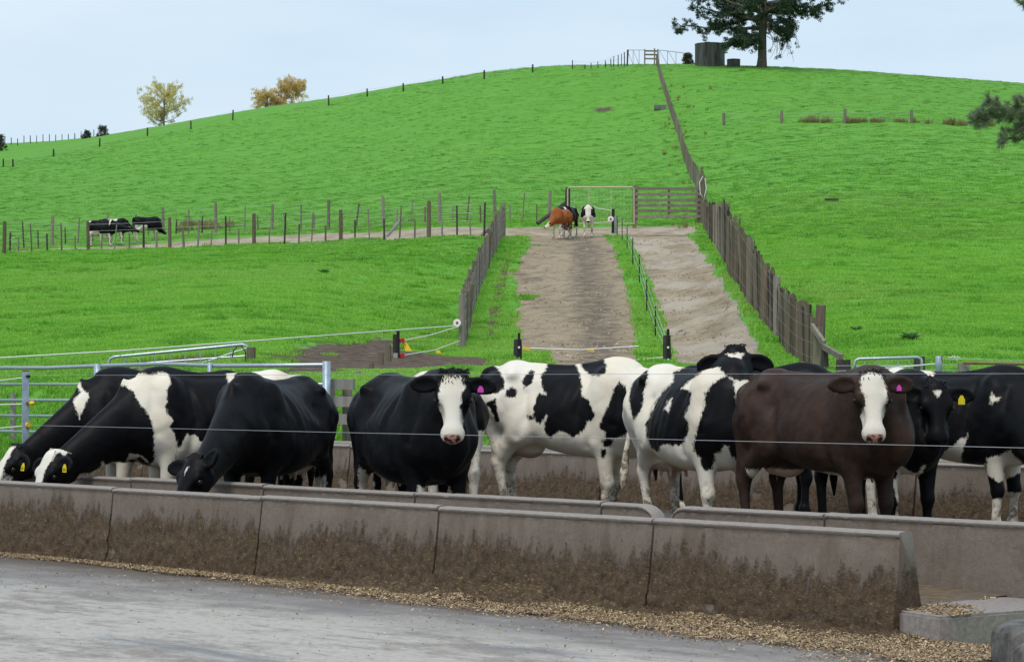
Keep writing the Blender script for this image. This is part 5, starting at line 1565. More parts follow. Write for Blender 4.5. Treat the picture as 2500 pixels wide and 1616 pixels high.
class Leaves:
    def __init__(s): s.V = []; s.n = 0
    def clump(s, c, rad, n, size, flat=.7, r=rng, elong=2.2):
        d = r.normal(size=(n, 3)); d /= np.linalg.norm(d, axis=1)[:, None]
        p = np.array(c)+d*(rad*r.random((n, 1))**.6)*np.array((1, 1, flat))
        u = r.normal(size=(n, 3)); u /= np.linalg.norm(u, axis=1)[:, None]
        w = np.cross(u, r.normal(size=(n, 3))); w /= np.linalg.norm(w, axis=1)[:, None]
        sz = size*r.uniform(.6, 1.3, (n, 1))
        s.V.append(np.stack([p-u*sz*elong*.5, p+w*sz*.5, p+u*sz*elong*.5, p-w*sz*.5], 1))
    def build(s, name, mat, parent, o):
        V = np.concatenate(s.V); m = len(V); V = V.reshape(-1, 3)-np.array(o)
        me = np_mesh(name, V, np.arange(m*4).reshape(m, 4)); fattr(me, 'rv', np.repeat(rng.random(m), 4))
        return link_mesh(name, me, M[mat], parent)

def limb(mb, a, b, r0, r1, bend=(0, 0, 0), n=7, wob=.0, rr=random):
    a = Vector(a); b = Vector(b); pts = []
    for i in range(n):
        t = i/(n-1); p = a.lerp(b, t)+Vector(bend)*(4*t*(1-t))
        if 0 < i < n-1: p += Vector((rr.uniform(-wob, wob), rr.uniform(-wob, wob), rr.uniform(-wob, wob)))
        pts.append(p)
    mb.tube(pts, [r0+(r1-r0)*i/(n-1) for i in range(n)], 7)
    return pts

def big_pine():
    d = 284.0; base = gpix(1861, 166, 200, 300); d = base.y
    root = empty('pine_tree', base); tag(root, 'large spreading pine on the hill crest beside the concrete tank', 'tree'); o = base
    k = d/FPX
    def q(px, py, dy=0.0): return Vector(((px-1250)*k, d+dy, CAM_H+(920-py)*k))-o
    rr = random.Random(3); tr = MB(); lv = Leaves(); r2 = np.random.default_rng(11)
    tr.tube([q(1858, 172), q(1860, 160), q(1861, 140), q(1861, 90), q(1864, 40), q(1862, 0), q(1858, -60), q(1866, -140), q(1862, -230), q(1864, -300)], [.85, .60, .50, .47, .52, .46, .38, .28, .16, .05], 12)
    L_ = [(1855, 62, 1790, 20, 0), (1852, 70, 1745, 58, 2), (1850, 80, 1800, 100, -3), (1852, 50, 1700, 25, -2), (1858, 40, 1665, 62, 1), (1855, 30, 1690, -5, -4), (1868, 45, 1930, 55, 3), (1870, 30, 1975, 40, -2),
          (1870, 20, 2010, 12, 1), (1866, 60, 1905, 95, -2), (1868, 10, 1960, -25, -5), (1858, 10, 1760, -30, 4), (1864, 0, 2030, 0, -3), (1860, -10, 1680, -45, 2), (1850, 85, 1780, 118, -2), (1852, 90, 1830, 116, -4),
          (1862, -60, 1720, -110, 3), (1864, -60, 2000, -100, -3), (1862, -120, 1760, -180, -2), (1864, -120, 1960, -170, 3), (1862, -200, 1800, -250, 1), (1864, -200, 1925, -245, -1), (1862, 20, 1850, -20, -8), (1862, 20, 1880, -10, 8), (1862, -80, 1860, -120, -7), (1862, -90, 1850, -130, 8), (1858, 40, 1820, 30, -7), (1866, 40, 1900, 20, -7)]
    for a0, b0, a1, b1, dy in L_:
        big = abs(a1-a0) > 90
        pts = limb(tr, q(a0, b0), q(a1, b1, dy), .24 if big else .17, .04, (0, rr.uniform(-1, 1), rr.uniform(-.6, .5)), 8, .18, rr)
        for i in range(2, 8):
            m = 4 if i < 6 else 5
            for _ in range(m):
                ln = rr.uniform(.9, 2.3)*(1.15-.08*i)
                dr = Vector((rr.uniform(-1, 1)+(.7 if a1 > a0 else -.7), rr.uniform(-1.1, 1.1), rr.uniform(-.75, .55)))
                dr.normalize(); e = pts[i]+dr*ln
                tr.tube([pts[i], pts[i].lerp(e, .5)+Vector((0, 0, .12)), e], [.05, .03, .012], 4)
                for t in (.55, .8, 1.0):
                    if rr.random() < .92:
                        lv.clump(np.array(pts[i].lerp(e, t)+o)+r2.normal(size=3)*.12, rr.uniform(.26, .48), 42, .085, .8, r2, 3.4)
    # bare hanging twigs on the right
    for _ in range(26):
        a = q(rr.uniform(1872, 1925), rr.uniform(60, 90), rr.uniform(-2, 2)); b = a+Vector((rr.uniform(-.5, 1.6), rr.uniform(-.5, .5), -rr.uniform(1.2, 3.2)))
        limb(tr, a, b, .035, .012, (rr.uniform(.1, .6), 0, 0), 5, .15, rr)
        if rr.random() < .3: lv.clump(np.array(b+o), .3, 18, .085, .8, r2, 3.4)
    tr.build('trunk', M['bark'], root, True)
    lv.build('crown', 'pine_needles', root, o)
big_pine()

def autumn_tree(base, h, w, mat, label, seed, dens=1.0, n_l=26):
    root = empty('autumn_tree', base); tag(root, label, 'tree', 'autumn trees on the skyline')
    rr = random.Random(seed); r2 = np.random.default_rng(seed); tr = MB(); lv = Leaves()
    tr.tube([(0, 0, -.4), (0, 0, h*.25), (.1, 0, h*.6), (.05, 0, h*.93)], [.2, .15, .09, .02], 7)
    for i in range(n_l):
        t = rr.uniform(.02, .80); a = rr.uniform(0, 6.283)
        prof = math.sin(math.pi*min(1, .32+.70*t))**.7
        ln = w*.5*prof*rr.uniform(.75, 1.05)
        e = Vector((math.cos(a)*ln, math.sin(a)*ln, h*t+ln*rr.uniform(.35, .8)))
        pts = limb(tr, (0, 0, h*t), e, .065*(1.1-t), .012, (0, 0, -.2), 6, .08, rr)
        for p in pts[2:]:
            for _ in range(4):
                q = p+Vector((rr.gauss(0, .33), rr.gauss(0, .33), rr.gauss(0, .33)+.1))
                tr.tube([p, q], [.016, .007], 3, False)
                if rr.random() < .9*dens: lv.clump(np.array(q+Vector(base)), .42, int(34*dens), .12, .9, r2, 1.3)
    tr.build('trunk', M['twig'], root, True)
    lv.build('crown', mat, root, base)
    return root
def sky_at(px, py, d): return at(px, py, d)
autumn_tree(at(400, 316, 392), 7.6, 8.3, 'autumn_leaf', 'lone yellowing autumn tree with a pointed crown on the left skyline', 5, 1.0, 34)
autumn_tree(at(712, 290, 410), 6.9, 6.4, 'autumn_leaf_orange', 'taller orange autumn tree half sunk behind the ridge', 6, 1.15, 32)
autumn_tree(at(652, 292, 408), 5.2, 4.6, 'autumn_leaf_orange', 'lower orange autumn tree left of its taller twin behind the ridge', 8, .95, 22)

def shrub(base, r, h, mat, label, seed, n=60, group=None, name='shrub', leaf=.10):
    root = empty(name, base); tag(root, label, 'shrub', group)
    r2 = np.random.default_rng(seed); rr = random.Random(seed); lv = Leaves(); tr = MB()
    for i in range(n):
        a = rr.uniform(0, 6.283); t = rr.random(); q = r*math.sqrt(rr.random())*(1-.55*t)
        p = Vector((q*math.cos(a), q*math.sin(a), h*t))
        lv.clump(np.array(p+Vector(base)), r*.28, 30, leaf, 1.1, r2, 2.4)
        if i % 4 == 0: tr.tube([(0, 0, -.1), p*.6, p], [.05, .03, .01], 4)
    tr.build('stem', M['twig'], root)
    lv.build('foliage', mat, root, base)
shrub(at(211, 352, 400), 1.05, 2.1, 'dark_shrub', 'left one of two dark round shrubs on the left skyline', 21, 70, 'dark shrubs on the left skyline')
shrub(at(251, 347, 398), 1.25, 2.5, 'dark_shrub', 'right and larger one of two dark shrubs on the left skyline', 22, 80, 'dark shrubs on the left skyline')
shrub(at(0, 374, 395), 1.4, 2.8, 'dark_shrub', 'dark shrub cut by the left frame edge', 23, 80, 'dark shrubs on the left skyline')
g = gpix(1679, 159, 200, 300)
shrub(g, .85, 1.3, 'brown_shrub', 'brownish shrub left of the concrete tank on the crest', 24, 90, leaf=.07)

# concrete tanks
def tank():
    g = gpix(1733, 161, 200, 300); k = g.y/FPX
    root = empty('water_tank', g); tag(root, 'large round dark concrete water tank on the crest', 'tank')
    n = NT('tank_concrete'); f = n.noise(2.2, n.coords((1, 1, .15)), detail=6, rough=.7); f2 = n.noise(6, detail=4)
    c = n.mix(n.ramp(f, .35, .65), (.035, .036, .04), (.125, .122, .12)); c = n.mix(n.ramp(n.noise(.9, n.coords((1, 1, .3)), detail=4), .58, .7, 0, .6), c, (.24, .24, .235)); c = n.mix(n.ramp(f2, .55, .7, 0, .3), c, (.05, .055, .045))
    n.set(Base_Color=c, Roughness=.9); n.bump(f2, .3, .03); M['tank_concrete'] = n.m
    r = 36.5*k; h = 51*k
    mb = MB(); mb.tube([(0, 0, -.4), (0, 0, h*.5), (0, 0, h)], r, 40); mb.build('shell', n.m, root)
    mb = MB(); mb.tube([(0, 0, h+.004), (0, 0, h+.07), (0, 0, h+.22)], [r*1.015, r*1.015, .25], 40); mb.build('roof', n.m, root)
    mb = MB(); mb.box((-.3, 0, h+.25), .6, .6, .12); mb.build('hatch', n.m, root)
    g = gpix(1791, 164, 200, 300); root = empty('small_tank', g); tag(root, 'low eight-sided concrete box tank beside the large tank', 'tank')
    mb = MB(); mb.tube([(0, 0, -.3), (0, 0, .80)], 16*k, 8); mb.build('shell', n.m, root)
    mb = MB(); mb.tube([(0, 0, .804), (0, 0, .86), (0, 0, .95)], [16.6*k, 16.6*k, .1], 8); mb.build('lid', n.m, root)
tank()
g = gpix(1612, 268, 150, 300)
mb = MB(); mb.box((0, 0, .18), 1.15, .8, .42); mb.box((0, 0, .40), .95, .6, .02)
tag(mb.build('water_trough', M['old_concrete'], None, False, g), 'small grey concrete water trough against the hill fence', 'trough')
g = gpix(2030, 492, 80, 200)
mb = MB(); mb.bar((-.3, 0, .06), (.32, .1, .05), .22, .16); tag(mb.build('fallen_post', M['dark_wood'], None, False, g), 'dark fallen timber lying in the right paddock', 'timber')

# crest gates and fences
def crest():
    d = gpix(1600, 161, 200, 300).y
    g = empty('crest_gate', at(1588, 158, d)); tag(g, 'small timber railed gate on the crest at the top of the hill fence', 'gate'); o = g.location
    for y in (125, 134, 144):
        mb = MB(); mb.bar(at(1573, y, d)-o, at(1606, y+.5, d)-o, .05, .19); mb.build('rail', M['weathered_wood'], g)
    for px, t in ((1574, 121), (1598, 119), (1606, 121)):
        mb = MB(); mb.bar(at(px, 162, d-.1)-o, at(px, t, d-.1)-o, .14, .16, (1, 0, 0)); mb.build('post', M['weathered_wood'], g)
    for (a, b, lab) in ((1531, 1573, 'thin pipe gate left of the crest gate'), (1609, 1668, 'thin braced pipe gate right of the crest gate')):
        w = empty('pipe_gate', at((a+b)/2, 158, d)); tag(w, lab, 'gate'); o = w.location
        mb = MB(); mb.tube([at(a, 158, d)-o, at(a, 123, d)-o, at(b, 123 if a < 1600 else 130, d)-o, at(b, 160, d)-o], .035, 5); mb.build('frame', M['dark_wood'], w)
        for t in (.35, .7):
            mb = MB(); x = a+(b-a)*t; mb.tube([at(x, 158, d)-o, at(x, 124+6*t*(a > 1600), d)-o], .025, 5); mb.build('upright', M['dark_wood'], w)
            mb = MB(); mb.tube([at(x, 158, d)-o, at(x-(b-a)*.33, 125, d)-o], .02, 5); mb.build('brace', M['dark_wood'], w)
    p = empty('skyline_fence', at(1530, 160, d)); tag(p, 'dark battens climbing the skyline up to the crest gates', 'fence')
    for px, top, base in ((1428, 158, 166), (1443, 154, 165), (1460, 150, 164), (1478, 148, 163), (1492, 144, 162), (1498, 137, 162), (1509, 135, 161), (1517, 132, 161), (1525, 127, 161), (1531, 121, 160), (1398, 147, 168)):
        put_post('batten', p, at(px, base+3, d+3), (base+3-top)/FPX*d, .06 if px != 1531 else .1, 'dark_wood', (random.gauss(0, .02), random.gauss(0, .03)), 1, 'batten')
    wires('wire', p, [[at(1398, 152, d+3), at(1460, 153, d+3), at(1531, 127, d+3)], [at(1398, 160, d+3), at(1460, 159, d+3), at(1531, 140, d+3)]], .012)
    q = empty('skyline_fence', at(985, 222, 335)); tag(q, 'widely spaced posts of the fence along the left skyline', 'fence'); tops = []
    for px, top, base, dd in ((8, 388, 408, 350), (32, 389, 409, 345), (131, 364, 384, 350), (243, 338, 360, 355), (360, 312, 332, 360), (466, 296, 315, 360), (568, 269, 293, 352), (803, 233, 259, 340), (897, 217, 236, 335), (985, 204, 224, 330), (1081, 187, 207, 322), (1182, 172, 194, 315), (1300, 158, 178, 310)):
        b = gpix(px, base, 200, 420)
        put_post('post', q, b-Vector((0, 0, .3)), (base-top)/FPX*b.y+.3, .11, 'dark_wood', (random.gauss(0, .03), random.gauss(0, .04)))
        tops.append(b+Vector((0, 0, (base-top)/FPX*b.y*.85)))
    wires('wire', q, [tops, [t-Vector((0, 0, .45)) for t in tops]], .010)
    r = empty('distant_fence', at(150, 350, 440)); tag(r, 'faint row of tiny fence posts on the far left rise', 'fence')
    for i in range(16):
        px = 12+i*15.5; dd = 455-(i % 3)*12; b = gp(px, dd); put_post('post', r, b, 1.3*random.uniform(.8, 1.1), .08, 'dark_wood', kind='batten')
    # right paddock fence with rank grass along it
    s = empty('paddock_fence', gpix(1908, 306)); tag(s, 'four widely spaced posts crossing the right paddock', 'fence'); tops = []
    for px, top, base in ((1767, 277, 308), (1908, 272, 305), (2063, 266, 303), (2226, 270, 303)):
        b = gpix(px, base); put_post('post', s, b, (base-top)/FPX*b.y, .13, 'weathered_wood', (0, random.gauss(0, .02))); tops.append(b+Vector((0, 0, .9)))
    wires('wire', s, [tops, [t-Vector((0, 0, .5)) for t in tops]], .008)
    pts = []; sc = []
    for px, py, n in ((1965, 300, 5), (1990, 300, 9), (2012, 300, 9), (2072, 302, 12), (2090, 302, 7), (2115, 301, 6), (2143, 301, 9), (2195, 301, 8), (2227, 302, 4), (2262, 304, 4), (2320, 306, 8), (2350, 308, 5), (2410, 309, 6)):
        b = gpix(px, py)
        for _ in range(n): pts.append((b.x+random.gauss(0, .28), b.y+random.gauss(0, .3), b.z)); sc.append(random.uniform(.5, 1.25))
    for px, py, n in ((480, 552, 14), (520, 560, 9), (440, 566, 8), (545, 557, 6)):
        b = gpix(px, py)
        for _ in range(n): pts.append((b.x+random.gauss(0, .5), b.y+random.gauss(0, .3), b.z)); sc.append(random.uniform(.6, 1.1))
    for _ in range(60):
        b = gpix(random.uniform(1610, 1735), random.uniform(200, 560)); pts.append((b.x, b.y, b.z)); sc.append(random.uniform(.3, .7))
    tag(scatter('rank_grass', np.array(pts), np.array(sc), TDRY), 'tussocks of dry rank grass along the paddock fences', 'grass', kind='stuff')
crest()

# pine standing just outside the right edge; one limb hangs into view
def near_pine():
    d = 62.0; base = gp(2790, d)
    root = empty('pine_tree', base); tag(root, 'pine outside the right edge whose drooping bough hangs into the frame', 'tree'); o = base
    def q(px, py, dd=d): return at(px, py, dd)-o
    rr = random.Random(9); r2 = np.random.default_rng(9); tr = MB(); lv = Leaves()
    H = 14.0
    tr.tube([(0, 0, -.5), (0, 0, 2), (.1, 0, 6), (0, 0, 10), (0, 0, H)], [.45, .36, .30, .2, .04], 12)
    def bough(pts, n_, rad=.13, sub=.34):
        tr.tube(pts, [.06-.05*i/(len(pts)-1) for i in range(len(pts))], 6)
        for i in range(1, len(pts)):
            for _ in range(n_):
                p = pts[i-1].lerp(pts[i], rr.random()); e = p+Vector((rr.uniform(-1, .4), rr.uniform(-.7, .7), rr.uniform(-.55, .75)))*sub*rr.uniform(.5, 1.2)
                tr.tube([p, e], [.012, .006], 4)
                # needles spray from the twig end
                m = 130; c = np.array(e+o); ax = np.array((e-p).normalized())
                dr = r2.normal(size=(m, 3))*.75+ax*.9; dr /= np.linalg.norm(dr, axis=1)[:, None]
                L0 = r2.uniform(.10, .17, (m, 1)); st = c-ax*r2.uniform(0, .12, (m, 1))
                w = np.cross(dr, r2.normal(size=(m, 3))); w /= np.linalg.norm(w, axis=1)[:, None]
                lv.V.append(np.stack([st-w*.005, st+w*.005, st+dr*L0+w*.0015, st+dr*L0-w*.0015], 1))
    bough([q(2700, 200), q(2600, 235), q(2520, 262), q(2455, 285), q(2400, 290), q(2388, 305)], 17)
    bough([q(2600, 240), q(2540, 265), q(2480, 285), q(2430, 255), q(2415, 250)], 13)
    bough([q(2560, 262), q(2500, 300), q(2470, 335), q(2448, 350)], 9)
    bough([q(2540, 270), q(2505, 320), q(2490, 345)], 9)
    bough([q(2560, 255), q(2520, 258), q(2480, 262)], 10)
    bough([q(2700, -60), q(2600, -20), q(2520, 2), q(2490, 8)], 6)
    for i in range(22):
        a = rr.uniform(-1.2, 1.2); z = rr.uniform(3.2, H-1); ln = (H-z)*.28+rr.uniform(.5, 1.2)
        a0 = Vector((0, 0, z)); e = a0+Vector((math.cos(a)*ln, math.sin(a)*ln, rr.uniform(-.4, .9)))
        bough([a0, a0.lerp(e, .5)+Vector((0, 0, .2)), e], 8, sub=.6)
    tr.build('trunk', M['bark'], root, True); lv.build('crown', 'pine_needles_near', root, o)
near_pine()

# broad-leaved weeds in the paddocks
for i, (px, py, r, lab) in enumerate(((2225, 833, .30, 'broad-leaved weed clump in the right paddock above the gate'), (1300, 640, 0, ''), (2090, 806, .16, 'small reddish weed in the right paddock'), (790, 668, .25, 'thin weed stalks in the left paddock'))):
    if not r: continue
    b = gpix(px, py); rr = random.Random(i); mb = MB()
    for _ in range(26):
        a = rr.uniform(0, 6.283); ln = r*rr.uniform(.5, 1.1); h = r*rr.uniform(.15, .6); w = r*.2
        c, s_ = math.cos(a), math.sin(a); i0 = len(mb.v)
        mb.v += [(0, 0, 0), (c*ln*.5-s_*w, s_*ln*.5+c*w, h*.8), (c*ln, s_*ln, h), (c*ln*.5+s_*w, s_*ln*.5-c*w, h*.75)]
        mb.f.append((i0, i0+1, i0+2, i0+3))
    me = mb.mesh('weed'); fattr(me, 'rv', [rr.random() for _ in me.vertices])
    tag(link_mesh('weed', me, M['weed'], None, b), lab, 'weed')
# ------------------------------------------------------------------ the herd
def cow_at(key, label, px, d, yaw, scale, poll=None, haz=None, z0=None, **kw):
    """px, d: where the body's middle stands; poll: (photo x, photo y, distance); haz: heading of the head in the world"""
    X = (px-1250)/FPX*d
    z = 0.0 if z0 is None else z0
    y = R(yaw)
    def loc(p):
        q = (Vector(p)-Vector((X, d, z)))/scale
        return (q.x*math.cos(y)+q.y*math.sin(y), -q.x*math.sin(y)+q.y*math.cos(y), q.z)
    if poll is not None: kw['poll'] = loc(at(*poll))
    if haz is not None: kw['az'] = haz-yaw
    return make_cow(key, label, (X, d, z), yaw, scale, **{**PAT.get(key, {}), **kw})

BLAZE = [(-1, [(-.075, -.03), (.075, -.03), (.088, .10), (.086, .17), (.070, .24), (.075, .36), (.085, .52), (-.085, .52), (-.075, .36), (-.082, .24), (-.098, .17), (-.092, .08)])]
cow_at('A', 'leftmost grazing cow, white face cut by the frame edge, tag 567', 412, 20.75, 205, .945, poll=(30, 1090, 20.0), haz=215, pitch=58, ears=((.5, .1), (.5, .1)),
       tags=[(1, 'tag_yellow', '567', .13, (.034, .034))], fore=(60, .04, .08), vox=.015)
cow_at('B', 'grazing black cow with a broad white band behind the shoulder, tag 243', 522, 20.0, 205, .945, poll=(118, 1105, 19.25), haz=222, pitch=66, ears=((.15, .1), (.35, .1)),
       tags=[(1, 'tag_yellow', '243', .13, (.034, .034))], fore=(40, .03, .08), girth=1.0, forelock='hair_white')
cow_at('C', 'all black cow grazing with its head down in the trough', 668, 19.25, 250, .91, poll=(470, 1115, 17.75), haz=228, pitch=62, girth=1.1, belly=.06, udder=.8, ears=((-.5, .2), (.2, .2)), fore=(110, .05, .08))
cow_at('D', 'black cow with white face staring ahead, pink tag in its ear', 1012, 17.75, -66, .925, poll=(1106, 912, 16.75), haz=-92, pitch=74, girth=1.08, belly=.075, udder=.8,
       pink_muzzle=True, ears=((.20, .05), (.10, .05)), tags=[(1, 'tag_pink', None, .12, (.022, .024))], fore=(620, .055, .105))
cow_at('T', 'black cow mostly hidden behind the white-faced black cow, pale hind leg showing', 1066, 20.6, 104, .92, poll=(1020, 1010, 21.7), haz=104, pitch=50, vox=.018)
cow_at('E', 'white cow with large black patches standing side-on, head hidden', 1392, 20.8, -32, 1.0, poll=(1640, 960, 20.0), haz=-25, pitch=45, legs=dict(hl=(-.02, 0), hr=(.14, 0), fl=(-.16, 0), fr=(-.04, 0)), tail='right', bone=1.1, udder=.55, stain=1.5)
cow_at('F', 'white and black cow raising its star-marked head behind the brown cow', 1700, 19.1, -65, .975, poll=(1796, 851, 18.7), haz=-88, pitch=72, girth=1.02, belly=.05, udder=.85, tail='right', stain=1.5, nape_dark=.30,
       legs=dict(hl=(.08, -.05), hr=(.12, .06)), ears=((.35, .0), (.40, .0)), fore=(120, .03, .08))
cow_at('G', 'black cow standing behind the brown cow, only its back line and legs visible', 1835, 21.9, 0, .975, poll=(2150, 950, 21.5), haz=-10, pitch=50, white_legs=(('hr', .22), ('hl', .2)), vox=.016)
cow_at('H', 'dark brown cow with white face looking at the camera', 2014, 17.9, -51, .945, poll=(2130, 912, 17.1), haz=-90, pitch=72, girth=1.0, udder=.65, mat='coat_brown', pink_muzzle=True,
       ears=((.12, .05), (.12, .05)), tags=[(1, 'tag_pink', None, .12, (.018, .022))], fore=(170, .05, .09), forelock='hair_brown', bone=1.15)
cow_at('I', 'black cow facing the camera with a small white star and yellow ear tag', 2150, 18.75, -70, .93, poll=(2288, 938, 18.0), haz=-92, pitch=74, head_size=.95,
       ears=((.2, .05), (.15, .05)), tags=[(1, 'tag_yellow', None, .12, (.026, .036))], fore=(150, .05, .08))
cow_at('J', 'black cow at the right edge with a white heart-shaped flank mark', 2328, 19.9, -36, .955, poll=(2590, 1090, 18.7), haz=-45, pitch=55, girth=1.0)
# far cows
def far_cow(key, label, px, d, yaw, scale, group, **kw):
    g = gp(px, d)
    return cow_at(key, label, px, d, yaw, scale, z0=g.z, vox=.026, group=group, **kw)
far_cow('K', 'rust brown cow with white face on the far end of the track', 1370, 110, -118, .93, 'cows coming down the track', poll=(1345, 537, 109.2), haz=-168, pitch=45, mat='coat_rust', udder=0)
far_cow('L2', 'black cow half hidden behind the rust brown cow on the track', 1388, 112, -110, .95, 'cows coming down the track', poll=(1378, 506, 111.2), haz=-60, pitch=40, udder=0)
far_cow('M', 'small white cow with black eye patches facing down the track', 1436, 110.5, -92, .97, 'cows coming down the track', poll=(1436, 518, 109.8), haz=-90, pitch=66, udder=0)
far_cow('N', 'black cow with pale hind legs walking right along the race, nearer of two', 250, 135, -6, .98, 'cows in the race on the left', poll=(312, 552, 134.5), haz=0, pitch=25, udder=1)
far_cow('N2', 'black cow overlapped by another in the race, white mark on its back', 278, 137, -4, 1.0, 'cows in the race on the left', poll=(322, 553, 136.9), haz=0, pitch=28, udder=1)
far_cow('O', 'rearmost black cow in the race with pale hind legs, seen from behind', 360, 138.5, 25, .98, 'cows in the race on the left', poll=(392, 556, 139.1), haz=20, pitch=40, udder=1)
# ------------------------------------------------------------------ foreground: wires, post, tyres, spilled feed
simple('thin_wire', (.40, .41, .43), .5, .3, .1, 10)
def trough_wires():
    pp = W(-7.55, 1.05)
    # the post stands where its column meets photo column 62
    q = (62-1250)/FPX; a = P0+NV*1.42; s = (q*a[1]-a[0])/(WV[0]-q*WV[1]); d = a[1]+WV[1]*s
    base = Vector((q*d, d, 0))
    p = empty('steel_post', base); tag(p, 'blue grey square steel post carrying the trough wires at the left', 'post')
    top = at(62, 907, d).z
    mb = MB(); mb.box((0, 0, top/2), .052, .052, top, .3); mb.build('post', M['grey_steel'], p)
    mb = MB(); mb.box((0, 0, top+.006), .054, .054, .012, .3); mb.build('cap', M['rust_pipe'], p)
    for y, mm in ((918, 'black_plastic'), (984, 'rust_pipe'), (1040, 'rust_pipe')):
        z = at(62, y, d).z; mb = MB(); mb.disc((.03, -.03, z), (.6, -.8, 0), .016, .03, 10); mb.build('bolt', M[mm], p)
    z = at(75, 984, d).z
    mb = MB(); mb.tube([(.035, -.03, z), (.06, -.04, z), (.07, -.045, z), (.085, -.05, z)], [.012, .02, .02, .011], 10); ins = mb.build('insulator', M['yellow_plastic'], p, True)
    z = at(75, 1037, d).z
    mb = MB(); mb.disc((.03, -.035, z), (.6, -.8, 0), .022, .03, 10); mb.build('insulator', M['yellow_plastic'], p)
    e = W(7.5, .45)
    for nm, y0, zz, lab in (('upper', 914, 1.325, 'upper thin wire strung above the trough in front of the herd'), ('lower', 1038, .94, 'lower thin wire strung above the trough in front of the herd')):
        a = at(66, y0, d-.06) if nm == 'lower' else at(-40, 915, d+.2)
        if nm == 'lower': b = at(2620, 1096, 12.9); m_ = [at(160, 1040, 18.8), at(850, 1056, 16.2), at(1560, 1071, 14.6)]
        else: b = at(2620, 912, 12.9); m_ = [at(160, 916, 18.9), at(850, 915, 16.2), at(1560, 913, 14.6)]
        w = empty('trough_wire', a); tag(w, lab, 'wire', 'wires above the trough')
        wires('wire', w, [[a]+m_+[b]], .0016 if nm == 'lower' else .0012, 'thin_wire', n=5)
    w = empty('fence_wires', base); tag(w, 'short white ropes running left from the square steel post', 'rope')
    wires('rope', w, [[at(58, 922, d), at(-60, 936, d+2)], [at(58, 986, d), at(-60, 990, d+1)], [at(58, 1040, d), at(-60, 1050, d+1)]], .005, 'white_rope')
trough_wires()

# tyres at the lower right
def tyre_mat():
    n = NT('tyre_rubber'); f = n.noise(9, detail=5, rough=.7)
    n.set(Base_Color=n.mix(n.ramp(f, .35, .7), (.045, .042, .040), (.19, .175, .16)), Roughness=.8); n.bump(n.noise(60, detail=3), .3, .005); M['tyre_rubber'] = n.m
tyre_mat()
def tyre(loc, R0, r, tilt, label, seed):
    root = empty('tyre', loc, seed); root.rotation_euler = (tilt[0], tilt[1], seed); tag(root, label, 'tyre', 'old tyres by the slab')
    mb = MB(); n, m = 60, 22
    prof = []
    hw = r*1.0
    for j in range(m):
        a = 2*math.pi*j/m; c, s_ = math.cos(a), math.sin(a)
        sx = math.copysign(abs(c)**.62, c); sz = math.copysign(abs(s_)**.62, s_)
        prof.append((sx*r*.95, sz*hw))
    for i in range(n):
        t = 2*math.pi*i/n
        for j, (x, z) in enumerate(prof):
            q = R0+x
            if x > r*.8: q += .012 if ((i+j) % 3) else -.008            # tread blocks
            if .35*r < x < .8*r and abs(z) > .6*hw: q += .0
            mb.v.append((q*math.cos(t), q*math.sin(t), z+hw))
    for i in range(n):
        for j in range(m):
            i2, j2 = (i+1) % n, (j+1) % m
            mb.f.append((i*m+j, i2*m+j, i2*m+j2, i*m+j2))
    mb.build('casing', M['tyre_rubber'], root, True)
    for zz in (2*hw-.004, .004):
        mb = MB(); mb.tube([((R0-r*.62)*math.cos(t*.2618), (R0-r*.62)*math.sin(t*.2618), zz-hw*.02) for t in range(25)], .014, 6, False); mb.build('bead', M['tyre_rubber'], root, True)
    mb = MB(); n = 28; b = len(mb.v); rr = random.Random(seed)
    mb.v.append((0, 0, hw*1.1)); 
    for i in range(n):
        t = 2*math.pi*i/n; mb.v.append(((R0-r*.5)*math.cos(t), (R0-r*.5)*math.sin(t), hw*(1.25+.2*rr.random())))
    for i in range(n): mb.f.append((0, 1+i, 1+(i+1) % n))
    mb.build('feed_fill', M['feed'], root, True)
t1 = at(2618, 1640, 10.9); tyre((t1.x, t1.y, .0), .24, .11, (0, 0), 'old tyre lying flat beyond its neighbour at the lower right corner', 1)
t2 = at(2680, 1690, 10.2); tyre((t2.x, t2.y, .0), .235, .105, (0, 0), 'nearer old tyre cut by the lower right corner', 4)

# spilled chopped feed along the foot of the trough wall
def chip_mat():
    n = NT('feed_chip'); q = n.attr('rv')
    c = n.mix(n.ramp(q, .10, .6), (.075, .048, .028), (.31, .215, .12)); c = n.mix(n.ramp(q, .62, 1), c, (.60, .46, .29))
    n.set(Base_Color=c, Roughness=.85); M['feed_chip'] = n.m
chip_mat()
def chips(name, S, O, Z, label, lmin=.005, lmax=.034):
    n = len(S); r = rng
    a = r.uniform(0, 6.283, n); tl = r.normal(0, .28, n); L0 = lmin+(lmax-lmin)*r.random(n)**2.2; w = r.uniform(.0015, .0045, n)
    P = np.stack([P0[0]+WV[0]*S+NV[0]*O, P0[1]+WV[1]*S+NV[1]*O, Z], 1)
    u = np.stack([np.cos(a)*np.cos(tl), np.sin(a)*np.cos(tl), np.sin(tl)], 1)*L0[:, None]*.5
    v = np.stack([-np.sin(a), np.cos(a), r.normal(0, .4, n)], 1)*w[:, None]
    h = np.array((0, 0, 1))*w[:, None]*.6
    V = np.stack([P-u-v, P+u-v*.6, P+u+v*.6, P-u+v, P+h], 1).reshape(-1, 3)
    b = np.arange(n)*5
    F = np.concatenate([np.stack([b, b+1, b+4], 1), np.stack([b+1, b+2, b+4], 1), np.stack([b+2, b+3, b+4], 1), np.stack([b+3, b, b+4], 1)])
    me = np_mesh(name, V, F); fattr(me, 'rv', np.repeat(r.random(n), 5))
    tag(link_mesh(name, me, M['feed_chip']), label, 'feed', kind='stuff')
